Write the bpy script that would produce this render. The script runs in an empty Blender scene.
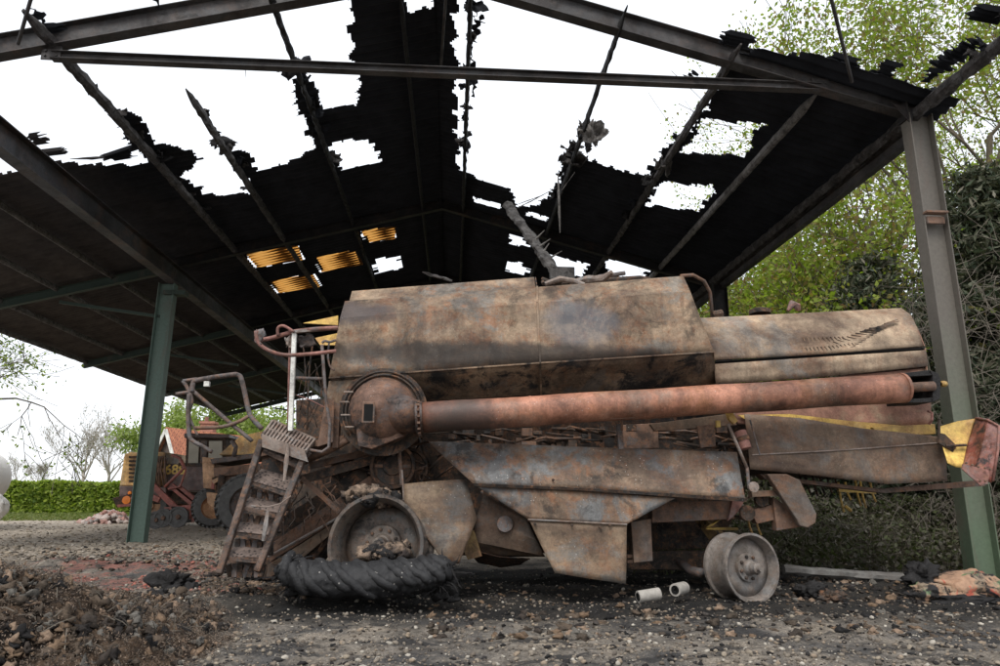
import bpy, bmesh, math, random
import numpy as np
from mathutils import Vector, Matrix, noise, Quaternion
random.seed(11); rng=np.random.default_rng(5)
S=bpy.context.scene; COL=S.collection
# ---------------------------------------------------------------- camera
F,PITCH,YAW,ROLL,CH=692.66,.2331,.0646,.0064,1.0
FW=Vector((math.sin(YAW)*math.cos(PITCH),math.cos(YAW)*math.cos(PITCH),math.sin(PITCH)))
_r=Vector((math.cos(YAW),-math.sin(YAW),0)); _u=_r.cross(FW)
RT=_r*math.cos(ROLL)+_u*math.sin(ROLL); UP=_u*math.cos(ROLL)-_r*math.sin(ROLL)
cam=bpy.data.objects.new('camera',bpy.data.cameras.new('camera')); COL.objects.link(cam)
cam.data.sensor_width=36; cam.data.lens=F/1000*36; cam.data.clip_end=3000; cam.data.clip_start=.05
cam.matrix_world=Matrix(((RT.x,UP.x,-FW.x,0),(RT.y,UP.y,-FW.y,0),(RT.z,UP.z,-FW.z,CH),(0,0,0,1)))
S.camera=cam
# ---------------------------------------------------------------- light
SUN_EL,SUN_AZ=math.radians(52),math.radians(200)   # azimuth clockwise from +Y: high, behind the camera and to its left
S.view_settings.view_transform='Standard'; S.view_settings.look='None'; S.view_settings.gamma=1
S.view_settings.exposure=1.0
W=bpy.data.worlds.new('World'); S.world=W; W.use_nodes=True
nt=W.node_tree; nt.nodes.clear()
sk=nt.nodes.new('ShaderNodeTexSky'); sk.sky_type='NISHITA'; sk.sun_disc=False; sk.sun_elevation=SUN_EL; sk.sun_rotation=SUN_AZ; sk.dust_density=4; sk.air_density=1.0
mx=nt.nodes.new('ShaderNodeMixRGB'); mx.inputs[0].default_value=.82; mx.inputs[2].default_value=(7.25,7.45,7.75,1)   # cloud cover over the blue
nz=nt.nodes.new('ShaderNodeTexNoise'); nz.inputs['Scale'].default_value=2.2; nz.inputs['Detail'].default_value=5
cr=nt.nodes.new('ShaderNodeMapRange'); cr.inputs[3].default_value=.8; cr.inputs[4].default_value=1.15
ml=nt.nodes.new('ShaderNodeMixRGB'); ml.blend_type='MULTIPLY'; ml.inputs[0].default_value=1
bg=nt.nodes.new('ShaderNodeBackground'); bg.inputs[1].default_value=.1
ow=nt.nodes.new('ShaderNodeOutputWorld')
tc=nt.nodes.new('ShaderNodeTexCoord'); nt.links.new(tc.outputs['Generated'],nz.inputs['Vector'])
nt.links.new(sk.outputs[0],mx.inputs[1]); nt.links.new(mx.outputs[0],ml.inputs[1]); nt.links.new(nz.outputs[0],cr.inputs[0])
nt.links.new(cr.outputs[0],ml.inputs[2]); nt.links.new(ml.outputs[0],bg.inputs[0]); nt.links.new(bg.outputs[0],ow.inputs[0])
sl=bpy.data.lights.new('sun','SUN'); sl.energy=1.3; sl.angle=math.radians(22); sl.color=(1,.975,.94)
so=bpy.data.objects.new('sun',sl); COL.objects.link(so)
sd=Vector((math.sin(SUN_AZ)*math.cos(SUN_EL),math.cos(SUN_AZ)*math.cos(SUN_EL),math.sin(SUN_EL)))
so.rotation_euler=sd.to_track_quat('Z','Y').to_euler()
# ---------------------------------------------------------------- pixel helpers
def ray(px,py): return (FW+RT*((px-500)/F)-UP*((py-333)/F))
def P(px,py,Y): r=ray(px,py); return Vector((0,0,CH))+r*(Y/r.y)
def G(px,py,z=0): r=ray(px,py); return Vector((0,0,CH))+r*((z-CH)/r.z)
def PX(px,py,X): r=ray(px,py); return Vector((0,0,CH))+r*(X/r.x)
def pj(p):
    d=Vector(p)-Vector((0,0,CH)); w=d.dot(FW); return 500+F*d.dot(RT)/w,333-F*d.dot(UP)/w
def nn(x,y=0.,z=0.): return noise.noise(Vector((x,y,z)))
# ---------------------------------------------------------------- objects
def empty(name,loc,label=None,cat=None,group=None):
    o=bpy.data.objects.new(name,None); o.location=loc; COL.objects.link(o); o.empty_display_size=.2
    if label: tag(o,label,cat,group)
    return o
def tag(o,label=None,cat=None,group=None,kind=None):
    if label:o['label']=label
    if cat:o['category']=cat
    if group:o['group']=group
    if kind:o['kind']=kind
    return o
def wl(o):
    v=Vector((0,0,0))
    while o: v=v+o.location; o=o.parent
    return v
class MB:
    def __init__(s): s.v=[];s.f=[]
    def add(s,vs,fs):
        b=len(s.v); s.v+= [tuple(v) for v in vs]; s.f+=[tuple(i+b for i in f) for f in fs]; return s
    def box(s,c,d,R=None):
        c=Vector(c); vs=[]
        for x in(-.5,.5):
            for y in(-.5,.5):
                for z in(-.5,.5):
                    q=Vector((x*d[0],y*d[1],z*d[2])); q=R@q if R else q; vs.append(c+q)
        return s.add(vs,[(0,1,3,2),(4,6,7,5),(0,4,5,1),(2,3,7,6),(0,2,6,4),(1,5,7,3)])
    def beam(s,a,b,w,h,up=(0,0,1)):
        a=Vector(a);b=Vector(b);d=(b-a).normalized();sd=d.cross(Vector(up)).normalized();u=sd.cross(d)
        vs=[]
        for p in(a,b):
            for i,j in((-1,-1),(1,-1),(1,1),(-1,1)): vs.append(p+sd*(i*w/2)+u*(j*h/2))
        return s.add(vs,[(0,1,2,3),(7,6,5,4),(0,4,5,1),(1,5,6,2),(2,6,7,3),(3,7,4,0)])
    def ibeam(s,a,b,w,h,t=.014,up=(0,0,1)):
        a=Vector(a);b=Vector(b);d=(b-a).normalized();sd=d.cross(Vector(up)).normalized();u=sd.cross(d)
        s.beam(a+u*(h/2-t/2),b+u*(h/2-t/2),w,t,up); s.beam(a-u*(h/2-t/2),b-u*(h/2-t/2),w,t,up)
        return s.beam(a,b,t,h-2*t-.001,up)
    def tube(s,pts,r,n=10,caps=True,jit=0):
        pts=[Vector(p) for p in pts]; m=len(pts); rr=r if hasattr(r,'__len__') else [r]*m
        vs=[];ref=None
        for i,p in enumerate(pts):
            t=(pts[min(i+1,m-1)]-pts[max(i-1,0)]).normalized()
            if ref is None: ref=t.orthogonal().normalized()
            ref=(ref-t*ref.dot(t)); ref=ref.normalized() if ref.length>1e-5 else t.orthogonal().normalized()
            bi=t.cross(ref)
            for k in range(n):
                a=2*math.pi*k/n; q=rr[i]*(1+(random.uniform(-jit,jit) if jit else 0))
                vs.append(p+(ref*math.cos(a)+bi*math.sin(a))*q)
        fs=[(i*n+k,i*n+(k+1)%n,(i+1)*n+(k+1)%n,(i+1)*n+k) for i in range(m-1) for k in range(n)]
        if caps: fs+=[tuple(range(n))[::-1],tuple((m-1)*n+k for k in range(n))]
        return s.add(vs,fs)
    def lathe(s,c,axis,prof,n=36,close=False):
        c=Vector(c);ax=Vector(axis).normalized();u=ax.orthogonal().normalized();w=ax.cross(u);vs=[]
        for (h,r) in prof:
            for k in range(n):
                a=2*math.pi*k/n; vs.append(c+ax*h+(u*math.cos(a)+w*math.sin(a))*r)
        m=len(prof)
        fs=[(i*n+k,i*n+(k+1)%n,(i+1)*n+(k+1)%n,(i+1)*n+k) for i in range(m-1) for k in range(n)]
        return s.add(vs,fs)
    def prism(s,pts,off):
        pts=[Vector(p) for p in pts];off=Vector(off);n=len(pts)
        return s.add(pts+[p+off for p in pts],[tuple(range(n))]+[tuple(range(2*n-1,n-1,-1))]+[(i,i+n,(i+1)%n+n,(i+1)%n) for i in range(n)])
    def loft(s,rows,nu=8,nv=4,amp=0.,fr=2.,caps=False,seed=0.):
        rows=[[Vector(p) for p in r] for r in rows];R=[]
        for a,b in zip(rows[:-1],rows[1:]):
            for j in range(nv): R.append([p.lerp(q,j/nv) for p,q in zip(a,b)])
        R.append(rows[-1]); O=[]
        for r in R:
            o=[]
            for a,b in zip(r[:-1],r[1:]):
                for j in range(nu): o.append(a.lerp(b,j/nu))
            o.append(r[-1]); O.append(o)
        m=len(O);k=len(O[0]);vs=[]
        for i,o in enumerate(O):
            for j,p in enumerate(o):
                d=amp*(nn(p.x*fr+seed,p.y*fr,p.z*fr)+.4*nn(p.x*fr*3,p.y*3*fr,p.z*fr*3+seed))
                vs.append(p+Vector((0,d,d*.2)))
        fs=[(i*k+j,i*k+j+1,(i+1)*k+j+1,(i+1)*k+j) for i in range(m-1) for j in range(k-1)]
        if caps: fs+=[tuple(i*k for i in range(m)),tuple(i*k+k-1 for i in range(m))[::-1]]
        return s.add(vs,fs)
    def build(s,name,mat,parent=None,smooth=False,bevel=0,solid=0,bseg=2,auto=None):
        off=wl(parent) if parent else Vector((0,0,0))
        me=bpy.data.meshes.new(name); me.from_pydata([(v[0]-off.x,v[1]-off.y,v[2]-off.z) for v in s.v],[],s.f)
        o=bpy.data.objects.new(name,me); COL.objects.link(o); me.materials.append(mat)
        if parent: o.parent=parent
        bm=bmesh.new(); bm.from_mesh(me); bmesh.ops.recalc_face_normals(bm,faces=bm.faces[:]); bm.to_mesh(me); bm.free()
        if smooth or auto:
            me.polygons.foreach_set('use_smooth',[True]*len(me.polygons))
            if auto: me.set_sharp_from_angle(angle=math.radians(auto))
        if solid: m=o.modifiers.new('s','SOLIDIFY'); m.thickness=solid; m.offset=-1
        if bevel: m=o.modifiers.new('b','BEVEL'); m.width=bevel; m.segments=bseg; m.limit_method='ANGLE'; m.angle_limit=math.radians(40)
        return o
def base_of(o,p):      # give a single top-level mesh its origin at its base
    p=Vector(p); o.data.transform(Matrix.Translation(-p)); o.location=p; return o
def raw(name,V,Fc,mat,parent=None,smooth=False):
    off=wl(parent) if parent else Vector((0,0,0))
    me=bpy.data.meshes.new(name); V=np.asarray(V,np.float32)-np.array(off,np.float32); Fc=np.asarray(Fc,np.int32)
    n,k=Fc.shape; me.vertices.add(len(V)); me.vertices.foreach_set('co',V.ravel()); me.loops.add(n*k); me.loops.foreach_set('vertex_index',Fc.ravel())
    me.polygons.add(n); me.polygons.foreach_set('loop_start',np.arange(0,n*k,k,dtype=np.int32)); me.polygons.foreach_set('loop_total',np.full(n,k,np.int32))
    me.update(calc_edges=True); me.validate()
    if smooth: me.polygons.foreach_set('use_smooth',[True]*n)
    me.materials.append(mat); o=bpy.data.objects.new(name,me); COL.objects.link(o)
    if parent:o.parent=parent
    return o
# ---------------------------------------------------------------- materials
class N:
    def __init__(s,name):
        s.m=bpy.data.materials.new(name); s.m.use_nodes=True; s.t=s.m.node_tree; s.b=s.t.nodes['Principled BSDF']; s.out=s.t.nodes['Material Output']
        s.tc=s.t.nodes.new('ShaderNodeTexCoord'); s.co=s.tc.outputs['Object']
    def n(s,k,**kw):
        o=s.t.nodes.new(k)
        for a,b in kw.items(): setattr(o,a,b)
        return o
    def l(s,a,b): s.t.links.new(a,b)
    def map(s,sc=(1,1,1),loc=(0,0,0)):
        m=s.n('ShaderNodeMapping'); m.inputs['Scale'].default_value=sc; m.inputs['Location'].default_value=loc; s.l(s.co,m.inputs[0]); return m.outputs[0]
    def noise(s,sc,det=6,rough=.6,dist=0,vec=None):
        o=s.n('ShaderNodeTexNoise'); o.inputs['Scale'].default_value=sc; o.inputs['Detail'].default_value=det; o.inputs['Roughness'].default_value=rough; o.inputs['Distortion'].default_value=dist
        s.l(vec if vec is not None else s.co,o.inputs['Vector']); return o.outputs[0]
    def ramp(s,f,stops,interp='LINEAR'):
        o=s.n('ShaderNodeValToRGB'); e=o.color_ramp.elements; o.color_ramp.interpolation=interp
        while len(e)<len(stops): e.new(.5)
        for el,(p,c) in zip(e,stops): el.position=p; el.color=(c,c,c,1) if not hasattr(c,'__len__') else (*c,1)
        s.l(f,o.inputs[0]); return o.outputs[0]
    def mix(s,f,a,b,mode='MIX'):
        o=s.n('ShaderNodeMixRGB',blend_type=mode)
        for i,x in enumerate((f,a,b)):
            if isinstance(x,bpy.types.NodeSocket): s.l(x,o.inputs[i])
            elif hasattr(x,'__len__'): o.inputs[i].default_value=(*x,1)
            else: o.inputs[i].default_value=x if i==0 else (x,x,x,1)
        return o.outputs[0]
    def math(s,op,a,b=0.):
        o=s.n('ShaderNodeMath',operation=op)
        for i,x in enumerate((a,b)):
            if isinstance(x,bpy.types.NodeSocket): s.l(x,o.inputs[i])
            else:o.inputs[i].default_value=x
        return o.outputs[0]
    def bump(s,h,st=.4,d=.02):
        o=s.n('ShaderNodeBump'); o.inputs['Strength'].default_value=st; o.inputs['Distance'].default_value=d; s.l(h,o.inputs['Height']); s.l(o.outputs[0],s.b.inputs['Normal'])
    def fin(s,col,rough=.8,metal=0,spec=.3):
        if isinstance(col,bpy.types.NodeSocket): s.l(col,s.b.inputs['Base Color'])
        else: s.b.inputs['Base Color'].default_value=(*col,1)
        if isinstance(rough,bpy.types.NodeSocket): s.l(rough,s.b.inputs['Roughness'])
        else: s.b.inputs['Roughness'].default_value=rough
        s.b.inputs['Metallic'].default_value=metal; s.b.inputs['Specular IOR Level'].default_value=spec
        return s.m
TAN=(.34,.235,.145);BRN=(.16,.1,.06);RST=(.3,.13,.055);GRY=(.17,.165,.155);BLU=(.13,.15,.18);SOOT=(.02,.018,.017);DBR=(.06,.038,.026);ASH=(.42,.38,.33)
def burnt(name,a=TAN,b=BRN,c=GRY,scale=1.6,soot=.35,rust=.3,speck=.5,streak=.5,bump=.35,seed=0.,rough=.72,patches=(),grey=.45,val=.74,sat=.9):
    def tone(q):
        g=.3*q[0]+.6*q[1]+.1*q[2]; return tuple((g+(x-g)*sat)*val for x in q)
    a,b,c,rs=tone(a),tone(b),tone(c),tone(RST)
    m=N(name); v=m.map(loc=(seed,seed*.7,seed*1.3)); vs=m.map(sc=(1,1,.1),loc=(seed,0,0))
    big=m.noise(scale,12,.68,.25,v)
    col=m.ramp(big,[(.38,b),(.5,a),(.64,tuple(x*1.3 for x in a))])
    g=m.noise(scale*1.1,12,.72,.4,m.map(loc=(seed+7,3,seed)))
    col=m.mix(m.ramp(g,[(.56-grey*.12,0.),(.6,grey*1.6)]),col,c)
    col=m.mix(m.ramp(g,[(.535-grey*.12,0.),(.57-grey*.12,min(1,rust*.9)),(.6-grey*.1,0.)]),col,rs)
    r=m.noise(scale*3.2,12,.75,.3,m.map(loc=(seed,9,2)))
    col=m.mix(m.ramp(r,[(.53,0.),(.6,rust*1.7)]),col,rs)
    fl=m.noise(11,12,.8,.2,m.map(loc=(seed*2,1,4)))
    col=m.mix(m.ramp(fl,[(.5,0.),(.56,.35)]),col,m.mix(1,col,(.5,.47,.47),'MULTIPLY'))
    k=m.noise(scale*1.7,12,.76,.5,m.map(loc=(3,seed,5)))
    col=m.mix(m.ramp(k,[(.56-soot*.08,0.),(.61,soot*1.8)]),col,SOOT)
    if scale<2.5: col=m.mix(.85,col,m.ramp(m.noise(.95,8,.66,.3,m.map(sc=(1,1,1.6),loc=(seed*3,2,seed))),[(.4,(.42,.4,.4)),(.5,(.85,.85,.84)),(.62,(1.25,1.25,1.22))]),'MULTIPLY')
    st=m.noise(9,8,.65,.1,vs); col=m.mix(streak,col,m.ramp(st,[(.35,.45),(.6,1.1)]),'MULTIPLY')
    fi=m.noise(45,8,.8,0,v); col=m.mix(.75,col,m.ramp(fi,[(.32,.65),(.66,1.32)]),'MULTIPLY')
    for (ctr,rad,pc,s) in patches:      # a stain with its own place and outline
        d=m.n('ShaderNodeVectorMath',operation='SUBTRACT'); m.l(m.co,d.inputs[0]); d.inputs[1].default_value=ctr
        d2=m.n('ShaderNodeVectorMath',operation='DIVIDE'); m.l(d.outputs[0],d2.inputs[0]); d2.inputs[1].default_value=rad
        ln=m.n('ShaderNodeVectorMath',operation='LENGTH'); m.l(d2.outputs[0],ln.inputs[0])
        q=m.math('ADD',ln.outputs['Value'],m.math('MULTIPLY',m.math('SUBTRACT',m.noise(3.5,6,.65,.5),.5),1.1))
        col=m.mix(m.ramp(q,[(.6,s),(1.05,0.)]),col,pc)
    if speck:
        w=m.n('ShaderNodeTexVoronoi'); w.inputs['Scale'].default_value=26; m.l(v,w.inputs['Vector'])
        sp=m.math('MULTIPLY',m.ramp(w.outputs['Distance'],[(.08,1.),(.14,0.)]),m.ramp(m.noise(3,3,.6),[(.5,0.),(.62,1.)]))
        col=m.mix(m.math('MULTIPLY',sp,speck),col,(.5,.48,.44))
    h=m.math('ADD',m.math('MULTIPLY',big,1.),m.math('MULTIPLY',fi,.35)); m.bump(h,bump,.03)
    return m.fin(col,m.ramp(k,[(.4,rough-.12),(.6,min(1,rough+.12))]),0,.35)
M={}
M['tank']=burnt('burnt tank steel',(.35,.245,.155),(.17,.105,.065),(.2,.195,.18),1.3,.3,.45,.35,.6,seed=2,grey=.42,
   patches=[((-1.75,-1.1,2.98),(.62,.5,.2),(.055,.045,.045),.85),((.75,-1.1,2.9),(.5,.6,.35),(.13,.14,.16),.5),((-.3,-1,2.5),(2.6,.7,.17),(.03,.024,.02),.8)])
M['tank2']=burnt('burnt tank steel with underside shade',(.27,.18,.11),(.11,.07,.045),(.14,.13,.12),1.5,.7,.25,.2,.5,seed=7)  # sootier, darker copy of the tank steel; underside shade mixed into the colour
M['auger']=burnt('rust pink auger steel',(.47,.215,.14),(.33,.14,.085),(.27,.2,.15),.9,.2,.3,.6,.6,seed=4,grey=.4,rough=.5,val=.72,sat=1,patches=[((-.5,-1.4,1.6),(.5,.5,.5),(.05,.04,.035),.8),((1.2,-1.3,1.5),(.7,.6,.09),(.06,.045,.035),.6),((2.6,-1.3,1.62),(.5,.6,.08),(.08,.05,.04),.5)])
M['dome']=burnt('brown elbow steel',(.19,.1,.066),(.085,.05,.036),(.14,.13,.13),2.4,.5,.3,.5,.4,seed=9)
M['shield']=burnt('mottled shield steel',(.27,.18,.115),(.13,.088,.06),(.2,.2,.2),1.5,.38,.45,.9,.5,seed=13,grey=.75,rough=.62)
M['shield2']=burnt('tan shield steel',(.3,.205,.125),(.18,.115,.07),(.2,.195,.185),1.3,.18,.28,.6,.3,seed=17,grey=.5,rough=.6)
M['hood']=burnt('scorched tan hood steel',(.42,.3,.19),(.25,.15,.09),(.24,.22,.2),1.0,.12,.25,.2,.45,seed=21,grey=.45,val=.72,sat=.85)
M['hoodlow']=burnt('pink scorched paint',(.4,.2,.14),(.32,.15,.1),(.4,.29,.18),.8,.08,.15,.1,.3,seed=24,grey=.6)
M['rearpanel']=burnt('brown rear panel steel',(.24,.165,.11),(.15,.095,.065),(.18,.16,.145),.9,.15,.2,.3,.35,seed=28,grey=.6)
M['yellow']=burnt('scorched yellow paint',(.66,.45,.12),(.5,.3,.1),(.55,.4,.2),1.6,.15,.25,.1,.3,seed=31,grey=.3,rough=.5,val=1,sat=1)
M['yellowd']=burnt('sooty yellow paint',(.3,.19,.06),(.14,.08,.03),(.2,.15,.09),3,.6,.3,.1,.3,seed=83)
M['redflap']=burnt('scorched red paint',(.2,.06,.045),(.06,.025,.02),(.3,.18,.16),3,.7,.2,.1,.2,seed=33,rough=.5,val=1.05,sat=1)
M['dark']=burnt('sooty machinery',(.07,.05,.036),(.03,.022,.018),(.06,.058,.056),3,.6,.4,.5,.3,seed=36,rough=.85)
M['rust']=burnt('rusty brown steel',(.2,.115,.075),(.1,.06,.042),(.15,.13,.12),3,.3,.4,.3,.3,seed=40)
M['rustl']=burnt('pale burnt steel',(.3,.24,.2),(.2,.14,.11),(.3,.29,.28),3,.15,.2,.4,.2,seed=44)
M['rim']=burnt('burnt wheel steel',(.3,.26,.225),(.2,.165,.135),(.26,.255,.25),4,.25,.1,.5,.1,seed=47,rough=.5,val=.58)
M['rimd']=burnt('dark front rim steel',(.13,.105,.085),(.055,.045,.037),(.11,.107,.103),4,.55,.12,.4,.1,seed=49,rough=.55)
M['redtube']=burnt('pinkish red tube',(.34,.15,.12),(.2,.09,.07),(.2,.17,.16),4,.25,.2,.1,.1,seed=50)
M['greytube']=burnt('grey scorched tube',(.14,.12,.115),(.08,.06,.05),(.16,.16,.165),4,.35,.3,.2,.1,seed=53)
M['white']=burnt('sooty white paint',(.62,.62,.58),(.5,.48,.44),(.45,.46,.46),3,.12,.1,.1,.3,seed=55,grey=.3,val=1.05,sat=1)
M['wood']=burnt('charred wood',(.045,.04,.038),(.018,.016,.015),(.11,.105,.1),6,.4,.02,.1,.1,seed=58,bump=.9,rough=.9,val=.85)
M['woodg']=burnt('grey weathered wood',(.14,.13,.12),(.07,.06,.055),(.2,.19,.18),6,.4,.02,.1,.2,seed=59,bump=.9,rough=.9,val=.85)
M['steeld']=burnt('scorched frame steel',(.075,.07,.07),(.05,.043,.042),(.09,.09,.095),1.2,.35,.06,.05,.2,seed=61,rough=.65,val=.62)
M['steelk']=burnt('near black frame steel',(.011,.0105,.011),(.008,.007,.007),(.013,.013,.014),1.2,.35,.05,0,.2,seed=60,rough=.8)  # near-black copy of the frame steel, for the farther frames
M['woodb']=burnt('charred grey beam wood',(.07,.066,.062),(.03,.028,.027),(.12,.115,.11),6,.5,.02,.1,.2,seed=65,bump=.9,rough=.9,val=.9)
M['woodk']=burnt('near black purlin wood',(.011,.010,.010),(.008,.007,.007),(.016,.015,.015),5,.4,.0,0,.2,seed=64,rough=.9)  # near-black copy of the purlin wood, for the middle of the roof
M['steelb']=burnt('eave beam steel',(.06,.06,.068),(.05,.035,.03),(.05,.052,.056),.5,.3,.12,.05,.2,seed=62,rough=.6,val=.75)
def green_steel(name,a,b,lim=(.8,2.6)):
    m=N(name); z=m.n('ShaderNodeSeparateXYZ'); m.l(m.co,z.inputs[0])
    g=m.math('ADD',z.outputs[2],m.math('MULTIPLY',m.math('SUBTRACT',m.noise(1.5,6,.6,.5),.5),2.2))
    mr=m.n('ShaderNodeMapRange'); mr.inputs[1].default_value=lim[0]; mr.inputs[2].default_value=lim[1]; m.l(g,mr.inputs[0])
    col=m.mix(mr.outputs[0],a,b); fi=m.noise(20,7,.7); k=m.noise(2,8,.7,1,m.map(sc=(1,1,.2)))
    col=m.mix(m.ramp(k,[(.55,0.),(.7,.6)]),col,(.12,.085,.07)); col=m.mix(.5,col,m.ramp(fi,[(.3,.7),(.65,1.2)]),'MULTIPLY')
    m.bump(fi,.2,.01); return m.fin(col,.6,0,.35)
M['green']=green_steel('green painted steel',(.09,.135,.11),(.105,.15,.125))
M['greenburnt']=green_steel('green steel scorched above',(.09,.125,.08),(.12,.108,.092),(.6,3.2))
M['greend']=green_steel('dark green steel',(.035,.06,.042),(.03,.045,.035))
def simple(name,c,rough=.8,v=.3,sc=12,bump=.2,c2=None):
    m=N(name); n=m.noise(sc,7,.65); col=m.mix(1,c,m.ramp(n,[(.3,1-v),(.7,1+v)]),'MULTIPLY')
    if c2: col=m.mix(m.ramp(m.noise(sc*.25,6,.65,.6),[(.45,0.),(.6,1.)]),col,c2)
    m.bump(n,bump,.02); return m.fin(col,rough)
def roofm():
    m=N('sooty fibre cement'); n=m.noise(3,7,.65); sp=m.n('ShaderNodeSeparateXYZ'); m.l(m.co,sp.inputs[0])
    q=m.math('ADD',sp.outputs[0],m.math('MULTIPLY',m.math('SUBTRACT',m.noise(.5,6,.6),.5),5))
    mr=m.n('ShaderNodeMapRange'); mr.inputs[1].default_value=-9.5; mr.inputs[2].default_value=-5.5; m.l(q,mr.inputs[0])
    col=m.mix(mr.outputs[0],(.055,.046,.04),(.0135,.0145,.0175)); col=m.mix(1,col,m.ramp(n,[(.3,.65),(.7,1.35)]),'MULTIPLY'); m.bump(n,.2,.02); return m.fin(col,.9,0,.15)
M['roof']=roofm()
M['rooftop']=M['roof']
M['roofl']=simple('brown fibre cement underside',(.1,.088,.078),.9,.3,2,.2,(.07,.06,.052))
M['tire']=simple('burnt tyre rubber',(.012,.012,.013),.42,.5,18,.6)
M['tireg']=simple('dusty tractor tyre',(.09,.088,.085),.8,.3,10,.3)
M['fluff']=simple('burnt fluffy fibre',(.2,.145,.105),.95,.6,25,1.,(.05,.04,.036))
M['black']=simple('black char',(.014,.013,.013),.75,.5,20,1.)
M['hole']=simple('flat black hollow shade',(.006,.006,.006),.95,.1,5,0)  # flat black on solid faces, painting the shade inside openings
M['concrete']=simple('sooty concrete',(.15,.145,.135),.9,.3,14,.5,(.12,.11,.1))
M['pipe']=simple('pale pipe',(.3,.28,.25),.8,.25,20,.3)
M['bark']=simple('tree bark',(.11,.09,.065),.9,.35,8,.6)
M['barkg']=simple('grey bark',(.3,.27,.23),.9,.3,6,.5)
M['twig']=simple('dead grey twig',(.13,.112,.09),.9,.3,8,.3)
def leafm(name,cols,tr=.35):
    m=N(name); g=m.n('ShaderNodeNewGeometry'); c=m.ramp(g.outputs['Random Per Island'],[(i/(len(cols)-1),x) for i,x in enumerate(cols)])
    m.fin(c,.6,0,.3); t=m.n('ShaderNodeBsdfTranslucent'); m.l(m.mix(1,c,(1.3,1.5,.7),'MULTIPLY'),t.inputs[0])
    x=m.n('ShaderNodeMixShader'); x.inputs[0].default_value=tr; m.l(m.b.outputs[0],x.inputs[1]); m.l(t.outputs[0],x.inputs[2]); m.l(x.outputs[0],m.out.inputs[0]); return m.m
M['leaf']=leafm('spring leaves',[(.12,.17,.02),(.2,.26,.035),(.28,.33,.06),(.2,.12,.06),(.16,.22,.025)],.5)
M['leafd']=leafm('dry brownish leaves',[(.13,.1,.06),(.09,.08,.045),(.1,.12,.03),(.16,.12,.08)],.3)
M['hedge']=leafm('hedge leaves',[(.07,.12,.02),(.19,.26,.035),(.3,.36,.06),(.1,.15,.025)],.35)
M['limel']=leafm('lime tree leaves',[(.15,.2,.05),(.21,.26,.07),(.27,.32,.11)],.4)
M['needle']=leafm('conifer needles',[(.02,.032,.016),(.035,.05,.022),(.075,.075,.045),(.025,.038,.018),(.14,.125,.09)],.1)
M['brush']=leafm('undergrowth leaves',[(.04,.045,.02),(.07,.085,.03),(.1,.09,.06),(.05,.04,.03),(.16,.15,.12)],.2)
M['grassm']=leafm('grass blades',[(.09,.13,.025),(.15,.16,.05),(.07,.1,.02)],.3)
def chunkm(name,cols,bump=.5):
    m=N(name); g=m.n('ShaderNodeNewGeometry'); c=m.ramp(g.outputs['Random Per Island'],[(i/len(cols),x) for i,x in enumerate(cols)],'CONSTANT')
    n=m.noise(30,7,.7); c=m.mix(.8,c,m.ramp(n,[(.3,.5),(.7,1.35)]),'MULTIPLY'); m.bump(n,bump,.02); return m.fin(c,.9,0,.2)
M['pebble']=chunkm('pebbles',[(.26,.22,.17),(.2,.17,.135),(.15,.125,.1),(.24,.19,.14),(.12,.1,.08),(.18,.155,.125),(.36,.33,.28),(.1,.085,.07)])
M['char']=chunkm('char bits',[(.015,.015,.015),(.03,.028,.027),(.06,.052,.046),(.022,.02,.02)])
M['ashc']=chunkm('ash heap clumps',[(.17,.115,.075),(.07,.055,.042),(.028,.024,.022),(.24,.17,.12),(.1,.075,.055),(.018,.017,.017),(.13,.12,.105),(.05,.04,.033)],1)
M['brick']=chunkm('red brick crumbs',[(.33,.12,.09),(.3,.15,.12),(.2,.1,.08),(.17,.13,.11)])
M['rubble']=chunkm('pink rubble',[(.45,.3,.26),(.5,.42,.38),(.35,.2,.17),(.3,.27,.25)])
# ---------------------------------------------------------------- ground
RED=[G(120,590),G(165,560),G(75,575)]
def gz(x,y):
    z=.035*nn(x*.5,y*.5,3)+.02*nn(x*1.7,y*1.7,1)
    if y<9: z+=.022*math.sin(y*5.5+1.2*nn(x*.4,y*.4,6))*max(0,.4+nn(x*.5,y*.7,9))+.02*abs(nn(x*2.2,y*7,3))
    if y<14 and y>2: z+=.028*nn(x*4,y*4)+.016*nn(x*11,y*11)+.01*nn(x*27,y*27)
    # scraped-up debris ridge running past the ladder and the burnt tyre
    d=math.exp(-((y-7.2-.25*nn(x*.8,1))/.55)**2)*(1/(1+math.exp(-(x+3.6)*3)))*(1/(1+math.exp((x+.9)*3)))
    z+=d*(.10+.06*nn(x*3,y*3,2))
    d=math.exp(-((y-7.75)/.3)**2)*(1/(1+math.exp(-(x-2.9)*4)))*(1/(1+math.exp((x-6.5)*2)))
    z+=d*(.1+.08*nn(x*4,y*4,7))
    d=math.exp(-((y-10.2-.5*nn(x*.6,5))/.5)**2)*(1/(1+math.exp((x+3)*2)))*(1/(1+math.exp(-(x+8.5)*2)))
    z+=d*(.12+.08*nn(x*3,y*3,9))
    return z
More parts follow.
